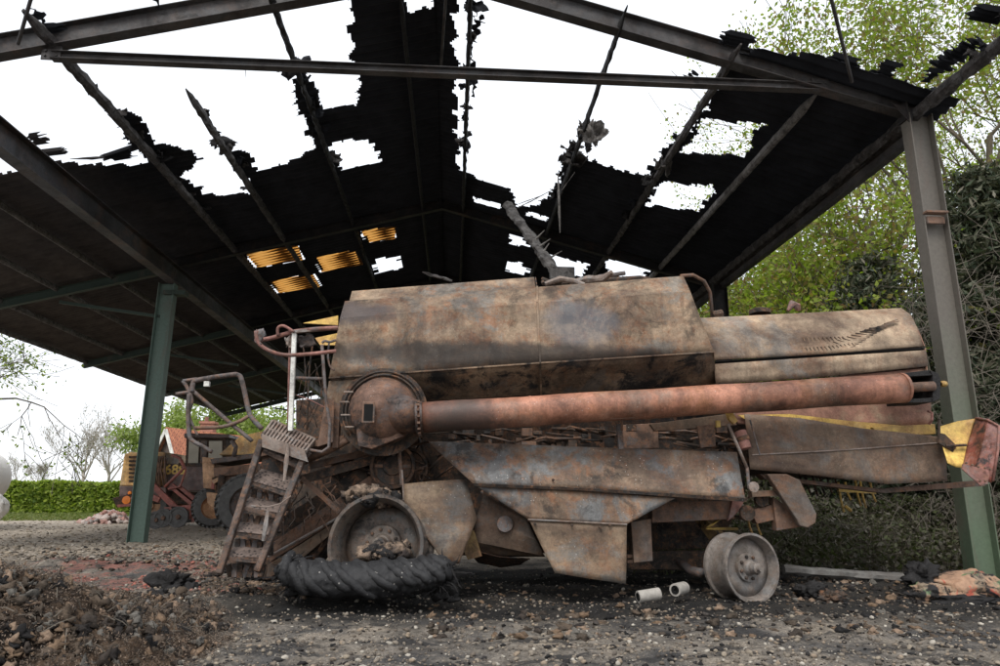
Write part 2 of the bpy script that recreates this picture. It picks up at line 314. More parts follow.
def make_ground():
    m=N('burnt farmyard ground'); co=m.tc.outputs['Object']; sp=m.n('ShaderNodeSeparateXYZ'); m.l(co,sp.inputs[0])
    a=m.noise(1.1,10,.7,.4); b=m.noise(6,10,.75); c=m.noise(45,6,.75)
    col=m.ramp(a,[(.33,(.1,.09,.08)),(.5,(.21,.185,.155)),(.66,(.34,.285,.22))])
    col=m.mix(.9,col,m.ramp(b,[(.32,.35),(.5,.9),(.68,1.5)]),'MULTIPLY')
    col=m.mix(m.ramp(m.noise(.9,8,.65,.5,m.map(loc=(4,2,0))),[(.5,0.),(.6,.75)]),col,(.06,.061,.064))
    col=m.mix(m.ramp(m.noise(1.4,9,.7,.5,m.map(sc=(.6,1.3,1),loc=(9,5,0))),[(.53,0.),(.58,.85)]),col,(.035,.034,.034))
    def band(sock,lo,hi,soft):      # 1 inside lo..hi, with an uneven rim
        q=m.math('ADD',sock,m.math('MULTIPLY',m.math('SUBTRACT',m.noise(.8,7,.65),.5),1.6))
        r1=m.n('ShaderNodeMapRange'); r1.inputs[1].default_value=lo-soft; r1.inputs[2].default_value=lo+soft; m.l(q,r1.inputs[0])
        r2=m.n('ShaderNodeMapRange'); r2.inputs[1].default_value=hi-soft; r2.inputs[2].default_value=hi+soft; r2.inputs[3].default_value=1; r2.inputs[4].default_value=0; m.l(q,r2.inputs[0])
        return m.math('MULTIPLY',r1.outputs[0],r2.outputs[0])
    X,Y=sp.outputs[0],sp.outputs[1]
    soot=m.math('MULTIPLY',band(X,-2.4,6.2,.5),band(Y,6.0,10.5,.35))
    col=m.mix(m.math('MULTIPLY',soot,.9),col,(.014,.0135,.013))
    red=m.math('MULTIPLY',m.math('MULTIPLY',band(X,-5.6,-2.9,.3),band(Y,7.5,11.6,.4)),m.ramp(m.noise(1.7,8,.7,.6,m.map(loc=(1,8,0))),[(.47,0.),(.56,1.)]))
    col=m.mix(m.math('MULTIPLY',red,m.ramp(b,[(.38,0.),(.52,.85)])),col,(.27,.115,.09))
    far=band(Y,12.5,33,1.2); col=m.mix(m.math('MULTIPLY',far,.8),col,m.mix(1,(.4,.34,.27),m.ramp(b,[(.3,.35),(.7,1.5)]),'MULTIPLY'))
    gr=band(Y,33,3000,1.5); col=m.mix(gr,col,m.ramp(m.noise(.6,8,.7),[(.35,(.17,.15,.09)),(.5,(.1,.13,.035)),(.7,(.08,.115,.03))]))
    col=m.mix(.75,col,m.ramp(c,[(.3,.45),(.5,.95),(.68,1.7)]),'MULTIPLY')
    m.bump(m.math('ADD',m.math('MULTIPLY',b,1.),m.math('MULTIPLY',c,.5)),.9,.05)
    mat=m.fin(col,.93,0,.2)
    rows=[-80,-25,-6,0,1.5,2.6]; y=2.6
    while y<1500: y*=1.0145 if y<16 else (1.03 if y<60 else 1.25); rows.append(y)
    nu=460; us=np.linspace(-1,1,nu); V=[]
    for y in rows:
        hw=(3.2+max(y,0)*.95)*(1 if y>1.5 else 12)
        for u in us:
            x=u*hw; V.append((x,y,gz(x,y) if -20<x<20 and y<45 else 0.))
    idx=np.arange(len(rows)*nu).reshape(len(rows),nu)
    Fc=np.stack([idx[:-1,:-1],idx[:-1,1:],idx[1:,1:],idx[1:,:-1]],-1).reshape(-1,4)
    o=raw('ground',V,Fc,mat,smooth=True); o['kind']='structure'
make_ground()
# ---------------------------------------------------------------- roof geometry
XRD,ZRD,SL=-.413,8.237,.2745
XE,XRR=-11.75,6.72; Y1,Y2=8.323,16.11
def rz(x): return ZRD-abs(x-XRD)*SL
def RP(px,py,dz=0.):
    r=ray(px,py); o=Vector((0,0,CH)); best=None
    for sg in(1,-1):
        # z=ZRD+dz-sg*(x-XRD)*SL
        t=(ZRD+dz+sg*XRD*SL-CH)/(r.z+sg*SL*r.x)
        p=o+r*t
        if sg*(p.x-XRD)>=-1e-6 and t>0: best=p
    return best
YE3,YE4,YE5=[PX(px,py,XE).y for px,py in((80,365),(162,396),(220,424))]
YR2=PX(719,290,6.35).y
FR=[Y1,Y2,YE3,YE4,YE5]
print('frames',FR,'right2',YR2)
YEND=FR[-1]+.3
HOLES=[
 [(-900,-900),(350,-900),(350,0),(353,40),(357,75),(362,104),(340,109),(325,111),(318,95),(311,83),(300,80),(291,82),(293,95),(302,112),(310,135),(316,150),(285,162),(258,172),(256,160),(246,152),(234,149),(226,147),(230,160),(242,172),(250,185),(252,192),(228,194),(202,196),(200,190),(190,183),(180,176),(193,171),(192,163),(206,157),(196,152),(172,146),(160,143),(148,128),(140,120),(125,109),(112,111),(118,125),(132,143),(145,158),(149,163),(110,165),(78,164),(66,160),(40,163),(20,170),(5,172),(-80,178),(-900,200)],
 [(332,143),(372,137),(379,163),(339,170)],
 [(402,-60),(430,-60),(430,7),(404,9)],
 [(456,-900),(456,0),(457,100),(458,170),(463,171),(475,176),(512,191),(513,200),(520,207),(535,205),(553,195),(560,175),(568,152),(590,160),(647,177),(655,163),(668,147),(700,119),(712,97),(721,80),(722,64),(745,54),(760,53),(800,55),(833,59),(858,66),(915,83),(960,96),(1300,200),(1500,-900)],
 [(475,196),(503,205),(502,209),(476,200)],[(528,212),(550,218),(549,222),(528,216)],
 [(703,119),(765,124),(757,135),(743,157),(718,156),(681,154)],
 [(662,181),(717,188),(712,195),(700,211),(670,207),(643,204)],
 [(549,253),(587,263),(585,276),(556,275),(548,262)],[(606,257),(648,266),(646,278),(612,275),(606,270)],
 [(510,234),(522,237),(528,247),(509,244)],[(507,262),(522,262),(529,270),(527,276),(508,273)],[(374,260),(401,256),(403,268),(376,273)]]
LIGHTS=[[(246,254),(298,245),(303,260),(258,268)],[(314,257),(357,250),(363,264),(322,272)],[(270,281),(313,274),(320,286),(279,293)],[(361,231),(396,226),(395,238),(368,243)]]
def inpoly(x,y,poly):
    c=np.zeros(len(x),bool); n=len(poly)
    for i in range(n):
        x1,y1=poly[i];x2,y2=poly[(i+1)%n]
        if y1==y2: continue
        k=((y1>y)!=(y2>y))&(x<(x2-x1)*(y-y1)/(y2-y1)+x1); c^=k
    return c
def pjn(V):
    d=V-np.array([0,0,CH]); w=d@np.array(FW); return 500+F*(d@np.array(RT))/w,333-F*(d@np.array(UP))/w,w
barn=empty('open_barn',(0,Y2,0),'fire-gutted open steel barn with green posts and a blackened, broken corrugated roof','barn')
def roof_side(side,y0,y1,dx,mat):
    x0,x1=(XE,XRD) if side<0 else (XRD,XRR)
    dy=.0295 if dx<.05 else .0443; ys=np.arange(y0,y1,dy); xs=np.linspace(x0,x1,int((x1-x0)/dx)+1)
    Yg,Xg=np.meshgrid(ys,xs,indexing='ij')
    lap=np.abs(Xg-XRD)/1.5; lap=lap-np.floor(lap)
    Zg=ZRD-np.abs(Xg-XRD)*SL+.026*np.cos(Yg*2*np.pi/.177)-.014*lap+.03*np.sin(Xg*1.3+Yg*.7)*np.sin(Yg*.9-Xg*.4)
    V=np.stack([Xg,Yg,Zg],-1).reshape(-1,3); idx=np.arange(len(V)).reshape(Xg.shape)
    Fc=np.stack([idx[:-1,:-1],idx[:-1,1:],idx[1:,1:],idx[1:,:-1]],-1).reshape(-1,4)
    c=V[Fc].mean(1); u,v,w=pjn(c); k=w>.5
    # burnt edges are ragged: jitter the outline per corrugation
    def wob(y,k): return np.sin(y*k+1.3*np.sin(y*k*.37+.5))*.5+np.sin(y*k*2.63+2)*.3+np.sin(y*k*5.1+np.sin(y*3))*.2
    cj=c.copy(); jy=np.floor(c[:,1]/.177); j1=np.sin(jy*12.9898)*43758.5453; j1=j1-np.floor(j1)-.5
    cj[:,0]+=.10*wob(c[:,1],7.)+.015*j1+.03*np.abs(np.sin(c[:,1]*np.pi/.177)); cj[:,1]+=.05*wob(c[:,0],8.)+.02*wob(c[:,0],37.)
    cj[:,2]=ZRD-np.abs(cj[:,0]-XRD)*SL; uu,vv,_=pjn(cj)
    hole=np.zeros(len(c),bool)
    for h in HOLES: hole|=inpoly(uu,vv,h)
    for h in LIGHTS: hole|=inpoly(u,v,h)
    keep=~hole&k
    Fk=Fc[keep]; us,inv=np.unique(Fk,return_inverse=True)
    o=raw('roof_covering',V[us],inv.reshape(-1,4),mat,barn,True)
    m=o.modifiers.new('s','SOLIDIFY'); m.thickness=.008; m.offset=1
    return o
roof_side(-1,7.2,Y2+1,.035,M['roof']); roof_side(1,7.2,Y2+3,.035,M['roof'])
roof_side(-1,Y2+1.003,YEND,.14,M['roof']); roof_side(1,Y2+3.003,YEND,.14,M['roof'])
# translucent amber sheets
mm=N('amber translucent sheet'); mm.fin((.35,.17,.05),.5); t=mm.n('ShaderNodeBsdfTranslucent'); t.inputs[0].default_value=(.62,.34,.1,1)
x=mm.n('ShaderNodeMixShader'); x.inputs[0].default_value=.75
w=mm.n('ShaderNodeTexWave'); w.bands_direction='Y'; w.inputs['Scale'].default_value=1/.177*.314; w.inputs['Distortion'].default_value=1.5; w.inputs['Detail'].default_value=3; mm.l(mm.co,w.inputs[0])
cc=mm.ramp(w.outputs[0],[(.25,(.04,.02,.008)),(.6,(.75,.46,.17)),(.85,(.9,.65,.33))]); mm.l(cc,t.inputs[0])
mm.l(mm.b.outputs[0],x.inputs[1]); mm.l(t.outputs[0],x.inputs[2]); mm.l(x.outputs[0],mm.out.inputs[0])
for q in LIGHTS:
    a,b,c,d=[RP(*p,.0) for p in q]
    mb=MB(); n=40
    vs=[];
    for i in range(n+1):
        p=a.lerp(d,i/n); r=b.lerp(c,i/n); dz=.026*math.cos(p.y*2*math.pi/.177); dz2=.026*math.cos(r.y*2*math.pi/.177)
        vs+=[p+Vector((0,0,dz)),r+Vector((0,0,dz2))]
    mb.add(vs,[(2*i,2*i+1,2*i+3,2*i+2) for i in range(n)]); mb.build('roof_light',mm.m,barn,solid=.003)
# purlins
def charred(name,a,b,w,h,mat,parent,amp=.02,step=.12,ends=True):
    a=Vector(a);b=Vector(b);L=(b-a).length;n=max(2,int(L/step));mb=MB();d=(b-a).normalized();sd=d.cross(Vector((0,0,1))).normalized();u=sd.cross(d)
    vs=[];sx=random.uniform(0,99);K=8
    for i in range(n+1):
        p=a.lerp(b,i/n); t=i/n
        e=1
        if ends: e=min(1,.25+min(t,1-t)*L/.5)
        for k in range(K):
            an=2*math.pi*(k+.5)/K; cx,cy=math.cos(an),math.sin(an); mxx=max(abs(cx),abs(cy)); cx/=mxx;cy/=mxx
            j=amp*2*nn(sx+p.x*9+k*3,p.y*9,p.z*9)
            vs.append(p+sd*(cx*(w/2+j)*e)+u*(cy*(h/2+j)*e))
    fs=[(i*K+k,i*K+(k+1)%K,(i+1)*K+(k+1)%K,(i+1)*K+k) for i in range(n) for k in range(K)]+[tuple(range(K))[::-1],tuple(n*K+k for k in range(K))]
    mb.add(vs,fs); return mb.build(name,mat,parent)
def pur(X,y0,y1,mat='woodk',w=.09,h=.17,amp=.015):
    z=rz(X)-.07-h/2
    return charred('purlin',(X,y0,z),(X,y1,z),w,h,M[mat],barn,amp)
yat=lambda px,py: RP(px,py,-.12).y
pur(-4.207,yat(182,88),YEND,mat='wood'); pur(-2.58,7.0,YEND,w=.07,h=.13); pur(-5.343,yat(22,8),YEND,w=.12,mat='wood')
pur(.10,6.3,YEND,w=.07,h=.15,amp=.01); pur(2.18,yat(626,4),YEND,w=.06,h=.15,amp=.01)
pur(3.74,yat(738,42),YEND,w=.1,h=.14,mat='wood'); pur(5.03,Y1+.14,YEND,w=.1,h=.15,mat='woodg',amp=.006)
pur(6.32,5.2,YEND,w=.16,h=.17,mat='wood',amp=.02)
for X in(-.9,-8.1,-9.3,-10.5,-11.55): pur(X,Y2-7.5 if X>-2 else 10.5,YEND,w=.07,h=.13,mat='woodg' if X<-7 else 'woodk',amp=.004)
# eave beam over the left posts
mb=MB().ibeam((-6.68,Y1,rz(-6.68)-.46),(-6.68,YEND,rz(-6.68)-.46),.24,.42,.018); mb.build('eave_beam',M['steelb'],barn)
mb=MB().ibeam((-6.68,2.5,rz(-6.68)-.46),(-6.68,Y1-.02,rz(-6.68)-.46),.24,.42,.018); mb.build('eave_beam',M['steelb'],barn)
mb=MB().ibeam((6.42,Y1+.2,rz(6.42)-.3),(6.42,YEND,rz(6.42)-.3),.12,.2,.014); mb.build('eave_beam',M['steeld'],barn)
# portal frames
def column(x,y,top,mat,bot=-.15,d=.34,fl=.2):
    mb=MB(); t=.016
    mb.box((x-d/2+t/2,y,(top+bot)/2),(t,fl,top-bot)).box((x+d/2-t/2,y,(top+bot)/2),(t,fl,top-bot)).box((x,y,(top+bot)/2),(d-2*t-.001,t,top-bot-.002))
    return mb.build('column',mat,barn,bevel=.004,bseg=1)
def bolts(c,dx,dz,parent,y,mat,n=3):
    mb=MB()
    for i in range(n):
        for s in(-1,1): mb.lathe((c[0]+s*dx,y,c[2]+(i-(n-1)/2)*dz),(0,-1,0),[(0,.016),(.018,.016),(.018,0)],8)
    mb.build('bolt',mat,parent)
for i,y in enumerate(FR):
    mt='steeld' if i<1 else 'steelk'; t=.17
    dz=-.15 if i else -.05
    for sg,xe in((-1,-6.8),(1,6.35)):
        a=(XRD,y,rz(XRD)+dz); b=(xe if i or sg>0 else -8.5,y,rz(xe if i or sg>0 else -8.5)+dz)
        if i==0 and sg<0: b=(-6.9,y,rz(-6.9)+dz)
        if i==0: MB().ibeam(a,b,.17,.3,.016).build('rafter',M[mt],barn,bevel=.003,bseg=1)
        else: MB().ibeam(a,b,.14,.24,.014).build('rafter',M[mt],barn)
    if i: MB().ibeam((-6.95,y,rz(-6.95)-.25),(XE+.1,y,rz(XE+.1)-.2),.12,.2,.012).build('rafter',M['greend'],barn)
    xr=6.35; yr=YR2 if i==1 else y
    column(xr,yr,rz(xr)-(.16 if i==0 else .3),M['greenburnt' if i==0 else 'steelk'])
    if i==0: column(-6.8,y,5.55,M['greenburnt'])
    if i==1: column(-6.8,y,5.85,M['green'],d=.36,fl=.24)
# F1 details: tie beam, haunch plates, cap plate and cleat
a,b=P(52,56,Y1),P(820,88,Y1)
MB().ibeam(a,b,.12,.115,.012).build('tie_beam',M['steeld'],barn,bevel=.003,bseg=1)
for p in(a,b):
    MB().box((p.x,Y1-.02,p.z+.03),(.24,.02,.2)).build('gusset',M['steeld'],barn); bolts((p.x,0,p.z+.02),.07,.07,barn,Y1-.03,M['steeld'],2)
h=P(905,108,Y1)
MB().prism([P(892,103,Y1-.09),P(914,108,Y1-.09),P(912,124,Y1-.09)],(0,.016,0)).build('haunch',M['steeld'],barn)
MB().box((6.165,Y1,h.z-.0),(.02,.21,.42)).build('end_plate',M['steeld'],barn); 
c=P(935,213,Y1-.12); MB().box((c.x,Y1-.13,c.z),(.3,.1,.03)).box((c.x,Y1-.11,c.z-.1),(.24,.03,.1)).build('cleat',M['rust'],barn,bevel=.004,bseg=1)
MB().box((-6.6,Y2,5.62),(.5,.24,.1)).build('cap_plate',M['greend'],barn)
# tie beams of the farther frames, seen under the lean-to
for y in FR[1:]:
    MB().beam((-6.9,y,5.05),(-9.2,y,5.35),.05,.07).build('brace',M['greend'],barn)
# bracing rods lying in the roof pitch
for (p,q) in(((18,44),(34,-12)),((852,82),(829,-10)),((441,66),(447,-20))):
    MB().tube([RP(*p,-.25),RP(*q,-.15)],.022,8).build('brace',M['steeld'],barn)
# sheet scraps left on the burnt purlins
def crumple(name,c,sx,sy,sz,mat,parent,seed,n=18,amp=.35,solid=.006,stretch=(1,1,1)):
    mb=MB();vs=[]
    for i in range(n+1):
        for j in range(n+1):
            u,v=i/n-.5,j/n-.5
            a=Vector((u*sx,0,v*sz)); d=amp*nn(u*3.1+seed,v*2.9,seed)+amp*.4*nn(u*9+seed,v*9)
            a+=Vector((amp*.4*nn(u*3,v*3,seed+5),d*sy*3,amp*.4*nn(u*3,v*3,seed+9)))
            vs.append(Vector(c)+a)
    fs=[]
    for i in range(n):
        for j in range(n):
            u,v=(i+.5)/n-.5,(j+.5)/n-.5
            if (u*u+v*v)**.5<.42+.14*nn(math.atan2(v,u)*2+seed,seed): fs.append((i*(n+1)+j,(i+1)*(n+1)+j,(i+1)*(n+1)+j+1,i*(n+1)+j+1))
    mb.add(vs,fs); return mb.build(name,M[mat],parent,solid=solid,smooth=True)
def scrap(px,py,lx,ly,dz=.04,tilt=0.,nm='sheet_fragment',rot=0.,mat='roof',off=None):
    c=RP(px,py) if off is None else off; n=14;mb=MB();vs=[];sg=-1 if c.x>XRD else 1
    for i in range(n+1):
        yy=(i/n-.5)*ly
        e0=random.uniform(0,.14);e1=random.uniform(0,.14)
        for j,e in((-1,e0),(1,-e1)):
            xx=j*lx/2+e*(1 if j<0 else 1); z=.026*math.cos(i*2*math.pi/4)+xx*SL*sg+dz+tilt*xx
            q=Vector((xx,yy,0)); q.rotate(Quaternion((0,0,1),rot)); vs.append(c+Vector((q.x,q.y,z)))
    mb.add(vs,[(2*i,2*i+1,2*i+3,2*i+2) for i in range(n)]); return mb.build(nm,M[mat],barn,solid=.01,smooth=False)
for a_ in((40,22,.2,.4),(52,32,.35,.2),(152,0,.15,.6),(126,152,.9,.12),(118,158,.5,.2),(36,141,.35,.3),(52,154,.5,.15),
          (738,42,.5,.25),(726,42,.2,.2),(476,30,.25,.6),(473,75,.12,1.4),(474,12,.12,.5),(205,18,.4,.2),(690,80,.05,.3),
          (932,78,.3,.25),(946,66,.35,.18),(962,55,.35,.2),(990,17,.5,.22),(975,46,.3,.16),(985,62,.25,.12),(952,58,.25,.1),(842,66,.5,.3),(888,72,.4,.3)): scrap(*a_,tilt=random.uniform(-.15,.15),rot=random.uniform(-.2,.2))
for (X,ya,yb,n) in((-5.343,9.2,14.5,12),(-4.207,10.5,14.0,9),(-2.58,9.6,13.5,12),(.10,8.6,13.0,12),(2.18,11,14.5,6),(3.74,10.5,14.0,10),(5.03,12,14,4),(6.32,5.6,8.0,8)):
    for k in range(n):
        y=random.uniform(ya,yb); q=Vector((X+random.uniform(-.1,.1),y,rz(X)-.06+random.uniform(-.05,.06))); z=random.uniform(.1,.3)
        crumple('sheet_fragment',(q.x,q.y,q.z),random.uniform(.12,.4),.15,z,random.choice(['wood','roof','woodk']),barn,random.uniform(0,99),9,random.uniform(.15,.3),.006)
# strips of laths and sheets hanging by the gap
def lath(p,q,w=.05,h=.015,mat='woodg',nm='hanging_lath'): return charred(nm,p,q,w,h,M[mat],barn,.006,.08)
lath(P(510,212,11),P(556,188,11.6)); lath(P(513,206,11),P(540,196,11.2),.03); lath(P(558,172,12),P(560,233,12),.1,.04)
lath(P(575,172,12),P(562,190,12),.03,.02); lath(P(245,66,9),P(246,78,9),.02,.02)
lath(P(70,159,13),P(138,156,13),.06,.05,'wood')
# crumpled sheet hanging on the third purlin
q=RP(593,124); crumple('sheet_fragment',(q.x,q.y,q.z-.15),.55,.25,.6,'woodg',barn,3.); q=RP(588,128); crumple('sheet_fragment',(q.x-.02,q.y+.1,q.z-.15),.4,.2,.5,'wood',barn,8.)
q=RP(573,154); crumple('sheet_fragment',(q.x,q.y,q.z-.1),.6,.3,.4,'wood',barn,13.)
q=RP(665,160); crumple('sheet_fragment',(q.x,q.y,q.z-.1),.35,.3,.35,'woodg',barn,17.)
# ---------------------------------------------------------------- fallen charred beam leaning on the tank
fb=empty('fallen_beam',P(556,278,8.3),'charred grey roof beam fallen at a slant with its foot on top of the grain tank','beam')
charred('beam',P(508,206,9.6),P(559,277,8.3),.16,.11,M['woodb'],fb,.02,.07,False)
MB().box(P(562,276,8.25),(.3,.16,.2)).build('end_block',M['woodb'],fb,bevel=.01)
for i in range(9):
    p=P(532+i*2,238+i*3.2,8.9-.05*i); MB().tube([p,p+Vector((random.uniform(-.03,.22),random.uniform(-.1,.05),random.uniform(-.05,.16)))],[.02,.004],5).build('splinter',M['woodg'],fb)
exec_after_roof=True
# ================================================================ COMBINE HARVESTER
YS=7.3
cb=empty('combine_harvester',(.6,8.4,0),'large burnt-out combine harvester with rusted grain tank and long unloading auger folded along its side','combine harvester')
def part(mb,name,mat,parent=cb,**k): return mb.build(name,M[mat] if isinstance(mat,str) else mat,parent,**k)
def Q(pts,Y): return [P(x,y,Y) for x,y in pts]
def back(p,Y): return Vector((p.x,Y,p.z))
def row(pts): return [P(*p) for p in pts]      # (px,py,Y)
# grain tank: four bands in front, then roof and underside running back
top=row([(345,301,7.62),(537,287,7.62),(683,276,7.62)])
c1=row([(340,318,7.40),(537,303,7.40),(690,291,7.40)])
c2=row([(329,378,7.30),(540,363,7.30),(714,352,7.30)])
c2b=[p+Vector((0,.004,.004)) for p in c2]
bt=row([(352,405,7.68),(541,394,7.68),(716,383,7.68)])
bk=[back(p,9.9) for p in top]; bb=[back(p,9.6) for p in bt]
part(MB().loft([bk,top,c1,c2],18,6,.02,1.6,caps=False,seed=3),'grain_tank','tank',auto=28,solid=.006)
gt=[o for o in cb.children if o.name.startswith('grain_tank')][0]
part(MB().loft([c2b,bt,bb],14,4,.02,2,seed=8),'tank_underside','tank2',auto=28,solid=.006)
part(MB().prism([bk[0],top[0],c1[0],c2[0],bt[0],bb[0]],(.008,0,0)),'tank_end','tank')
part(MB().prism([bk[-1],top[-1],c1[-1],c2[-1],bt[-1],bb[-1]],(-.008,0,0)),'tank_end','tank')
# flanged seam, rolled lip and the raised lid
s=MB(); 
for a,b in zip((top[1],c1[1],c2[1]),(c1[1],c2[1],bt[1])): s.beam(a+Vector((.0,-.012,0)),b+Vector((0,-.012,0)),.022,.02,(1,0,0))
part(s,'seam','tank',gt)
s=MB()
for a,b in zip(c2[:-1],c2[1:]): s.beam(a+Vector((0,-.006,0)),b+Vector((0,-.006,0)),.02,.016)
part(s,'folded_lip','tank2',gt)
lid=row([(352,291,7.95),(534,277,7.95)]); lid2=row([(349,302,7.72),(536,289,7.72)])
part(MB().loft([[back(p,9.3) for p in lid],lid,lid2],14,4,.012,2),'tank_lid','tank',auto=30,solid=.006)
part(MB().prism([P(535,277,7.95),P(537,289,7.70),back(P(537,289,7.7),9.2),back(P(535,277,7.95),9.2)],(.01,0,0)),'tank_lid_end','dark')
# scrap on the tank roof
part(MB().tube([P(575,283,8.1),P(590,280,8.0),P(603,279,7.9),P(612,272,7.8)],[.05,.06,.05,.03],8,jit=.15),'bent_duct','rustl')
part(MB().tube([P(545,284,7.9),P(560,279,7.9),P(575,281,7.9),P(584,285,7.9)],[.03,.04,.035,.03],8,jit=.1),'bent_duct','rustl')
part(MB().tube([P(592,281,8.4),P(640,278,8.2),P(650,280,8.2)],.035,8),'pipe','dark')
part(MB().tube([P(598,277,8.6),P(625,273,8.6)],.03,8),'pipe','greytube')
for i in range(8):
    p=P(537+i*6+random.uniform(-2,2),284,8.0); part(MB().tube([p,p+Vector((random.uniform(-.2,.2),.1,random.uniform(0,.1)))],.02,6,jit=.3),'bent_strip','dark')
part(MB().tube([P(681,276,7.7),P(693,275,7.8),P(704,281,7.9),P(710,292,8.0),P(712,312,8.0)],.022,10),'grab_rail','rust',smooth=True)
# lower left plates and pillar
part(MB().prism(Q([(329,381),(392,377),(352,402),(323,415)],7.34),(0,.012,0)),'tank_skirt','tank')
part(MB().prism(Q([(326,397),(334,400),(333,442),(317,447)],7.2),(0,.02,0)),'pillar','rust',bevel=.004)
part(MB().prism(Q([(334,402),(340,404),(338,448),(332,448)],7.3),(0,.12,0)),'pillar','rust',bevel=.004)
# body core: side walls of the threshing housing, set back in the dark
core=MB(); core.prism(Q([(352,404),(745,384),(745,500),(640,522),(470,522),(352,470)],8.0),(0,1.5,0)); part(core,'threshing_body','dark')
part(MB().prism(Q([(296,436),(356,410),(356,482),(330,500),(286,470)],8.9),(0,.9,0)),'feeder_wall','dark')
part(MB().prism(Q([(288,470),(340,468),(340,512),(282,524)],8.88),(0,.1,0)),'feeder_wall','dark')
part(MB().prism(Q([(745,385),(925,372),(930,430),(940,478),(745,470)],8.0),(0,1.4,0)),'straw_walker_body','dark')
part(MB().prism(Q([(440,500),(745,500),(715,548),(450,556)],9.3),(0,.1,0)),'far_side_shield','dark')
# machinery clutter between auger and shields
for i in range(60):
    x=random.uniform(425,735); y=random.uniform(428,446); w=random.uniform(3,16)
    part(MB().box(P(x,y,random.uniform(7.55,7.85)),(w/95,.12,random.uniform(.03,.15))),'engine_block',random.choice(['dark','dark','dark','rust']),bevel=.004) if i%2 else \
    part(MB().tube([P(x,y,7.6),P(x+random.uniform(8,30),y+random.uniform(-6,6),7.55),P(x+random.uniform(30,55),y+random.uniform(-2,8),7.7)],random.uniform(.008,.02),7),'hose',random.choice(['dark','dark','rust']),smooth=True)
part(MB().prism(Q([(622,425),(658,423),(659,448),(624,449)],7.5),(0,.1,0)),'engine_panel','rust',bevel=.006)
part(MB().prism(Q([(617,424),(622,424),(624,449),(619,449)],7.2),(0,.05,0)),'stay','greytube')
part(MB().prism(Q([(650,424),(735,413),(737,425),(700,428),(655,431)],7.32),(0,.06,0)),'frame_rail','rearpanel',bevel=.004)
part(MB().prism(Q([(697,426),(714,424),(716,446),(701,448)],7.3),(0,.03,0)),'bracket','rust',bevel=.003)
part(MB().box(P(718,424,7.26),(.04,.04,.07)),'clip','yellow')
# unloading auger
A0,A1=P(417,418,7.0),P(903,388,7.0)
ax=(A1-A0).normalized(); L=(A1-A0).length
au=part(MB().tube([A0+ax*(L*i/24)+Vector((0,0,.004*math.sin(i))) for i in range(25)],.153,40,caps=False),'unloading_auger','auger',smooth=True,solid=.01)
for d,r in((0,.172),(.045,.166),(1.15,.1545)): part(MB().lathe(A0+ax*d,ax,[(-.012,.15),(-.012,r),(.012,r),(.012,.15)],40),'flange','dome' if d<1 else 'auger',au)
fb_=MB()
for k in range(16):
    a=k/16*2*math.pi; u=ax.orthogonal().normalized(); w=ax.cross(u); fb_.box(A0+ax*.02+(u*math.cos(a)+w*math.sin(a))*.168,(.03,.022,.022))
part(fb_,'bolt','rust',au)
part(MB().lathe(A1,ax,[(-.02,.15),(-.02,.158),(.01,.158),(.01,.15)],40),'flange','auger',au)
sp=part(MB().lathe(A1-ax*.02,ax,[(0,.148),(.0,.06)],30),'spout_mouth_shade','hole',au)  # black ring painting the dark inside of the tube mouth
# spout: open square chute with the auger shaft inside
e=MB(); 
e.prism([P(899,373.5,7.0),P(929,370,7.0),P(938,373,7.0),P(939,375,7.0),P(899,377,7.0)],(0,.3,0))
e.prism([P(930,370.5,6.99),P(938,373,6.99),P(941,380,6.99),P(940,399,6.99),P(933,402,6.99),P(933,376,6.99)],(0,.31,0))
e.prism([P(903,399.5,7.0),P(934,397.5,7.0),P(934,402,7.0),P(904,403,7.0)],(0,.3,0)); e.prism(Q([(903,376),(935,374),(935,400),(903,401)],7.26),(0,.02,0))
part(e,'spout','black',au,bevel=.004)
part(MB().tube([A1+ax*0,A1+ax*.34],.052,20),'auger_shaft','rust',au,smooth=True)
part(MB().lathe(P(941,384,7.02),(1,0,.05),[(0,.02),(.01,.032),(.04,.034),(.06,.026),(.07,0)],18),'knob','yellow',au,smooth=True)
part(MB().prism([P(612,416,6.93),P(636,415,6.93),P(636,418,6.93),P(612,419,6.93)],(0,.05,0)).tube([P(622,418,6.95),P(622,430,7.1)],.012,6),'auger_rest','rust')
# elbow dome
C=P(383,411,7.26); dm=[]; R=.35
el=part(MB().lathe(C,(0,-1,0),[(-.3,R+.0),(-.05,R)]+[(.26*math.sin(a),R*math.cos(a)) for a in[i/10*math.pi/2 for i in range(11)]],48),'auger_elbow','dome',smooth=True)
part(MB().tube([C+Vector((.1,-.02,-.02)),C+Vector((.25,-.12,-.05)),A0+ax*.02],[.24,.19,.156],32),'elbow_neck','dome',el,smooth=True)
for r in(.385,.42):
    part(MB().tube([C+Vector((r*math.cos(a),.02,r*math.sin(a))) for a in[math.pi*(-.15+1.35*i/30) for i in range(31)]],.011,8),'elbow_ring','dark',el,smooth=True)
part(MB().lathe(C+Vector((0,.06,0)),(0,-1,0),[(0,.46),(.02,.46),(.02,.3)],40),'backplate','dark',el)
h=P(368.5,412.5,6.955); part(MB().box(h,(.125,.02,.215)),'hatch_rim','rust',el,bevel=.012); part(MB().box(h+Vector((0,-.012,0)),(.088,.004,.165)),'hatch_shade_plate','hole',el)  # black plate on the rim stands in for the shaded hatch hole
part(MB().prism(Q([(356,428),(398,432),(405,436),(372,449),(358,446)],7.12),(0,.3,0)),'elbow_foot','dome',el,bevel=.01)
for (x,y) in((345,402),(346,415),(350,427),(349,392)): part(MB().tube([P(x-5,y,7.15),P(x+4,y,7.1)],.009,6),'bolt','rustl',el)
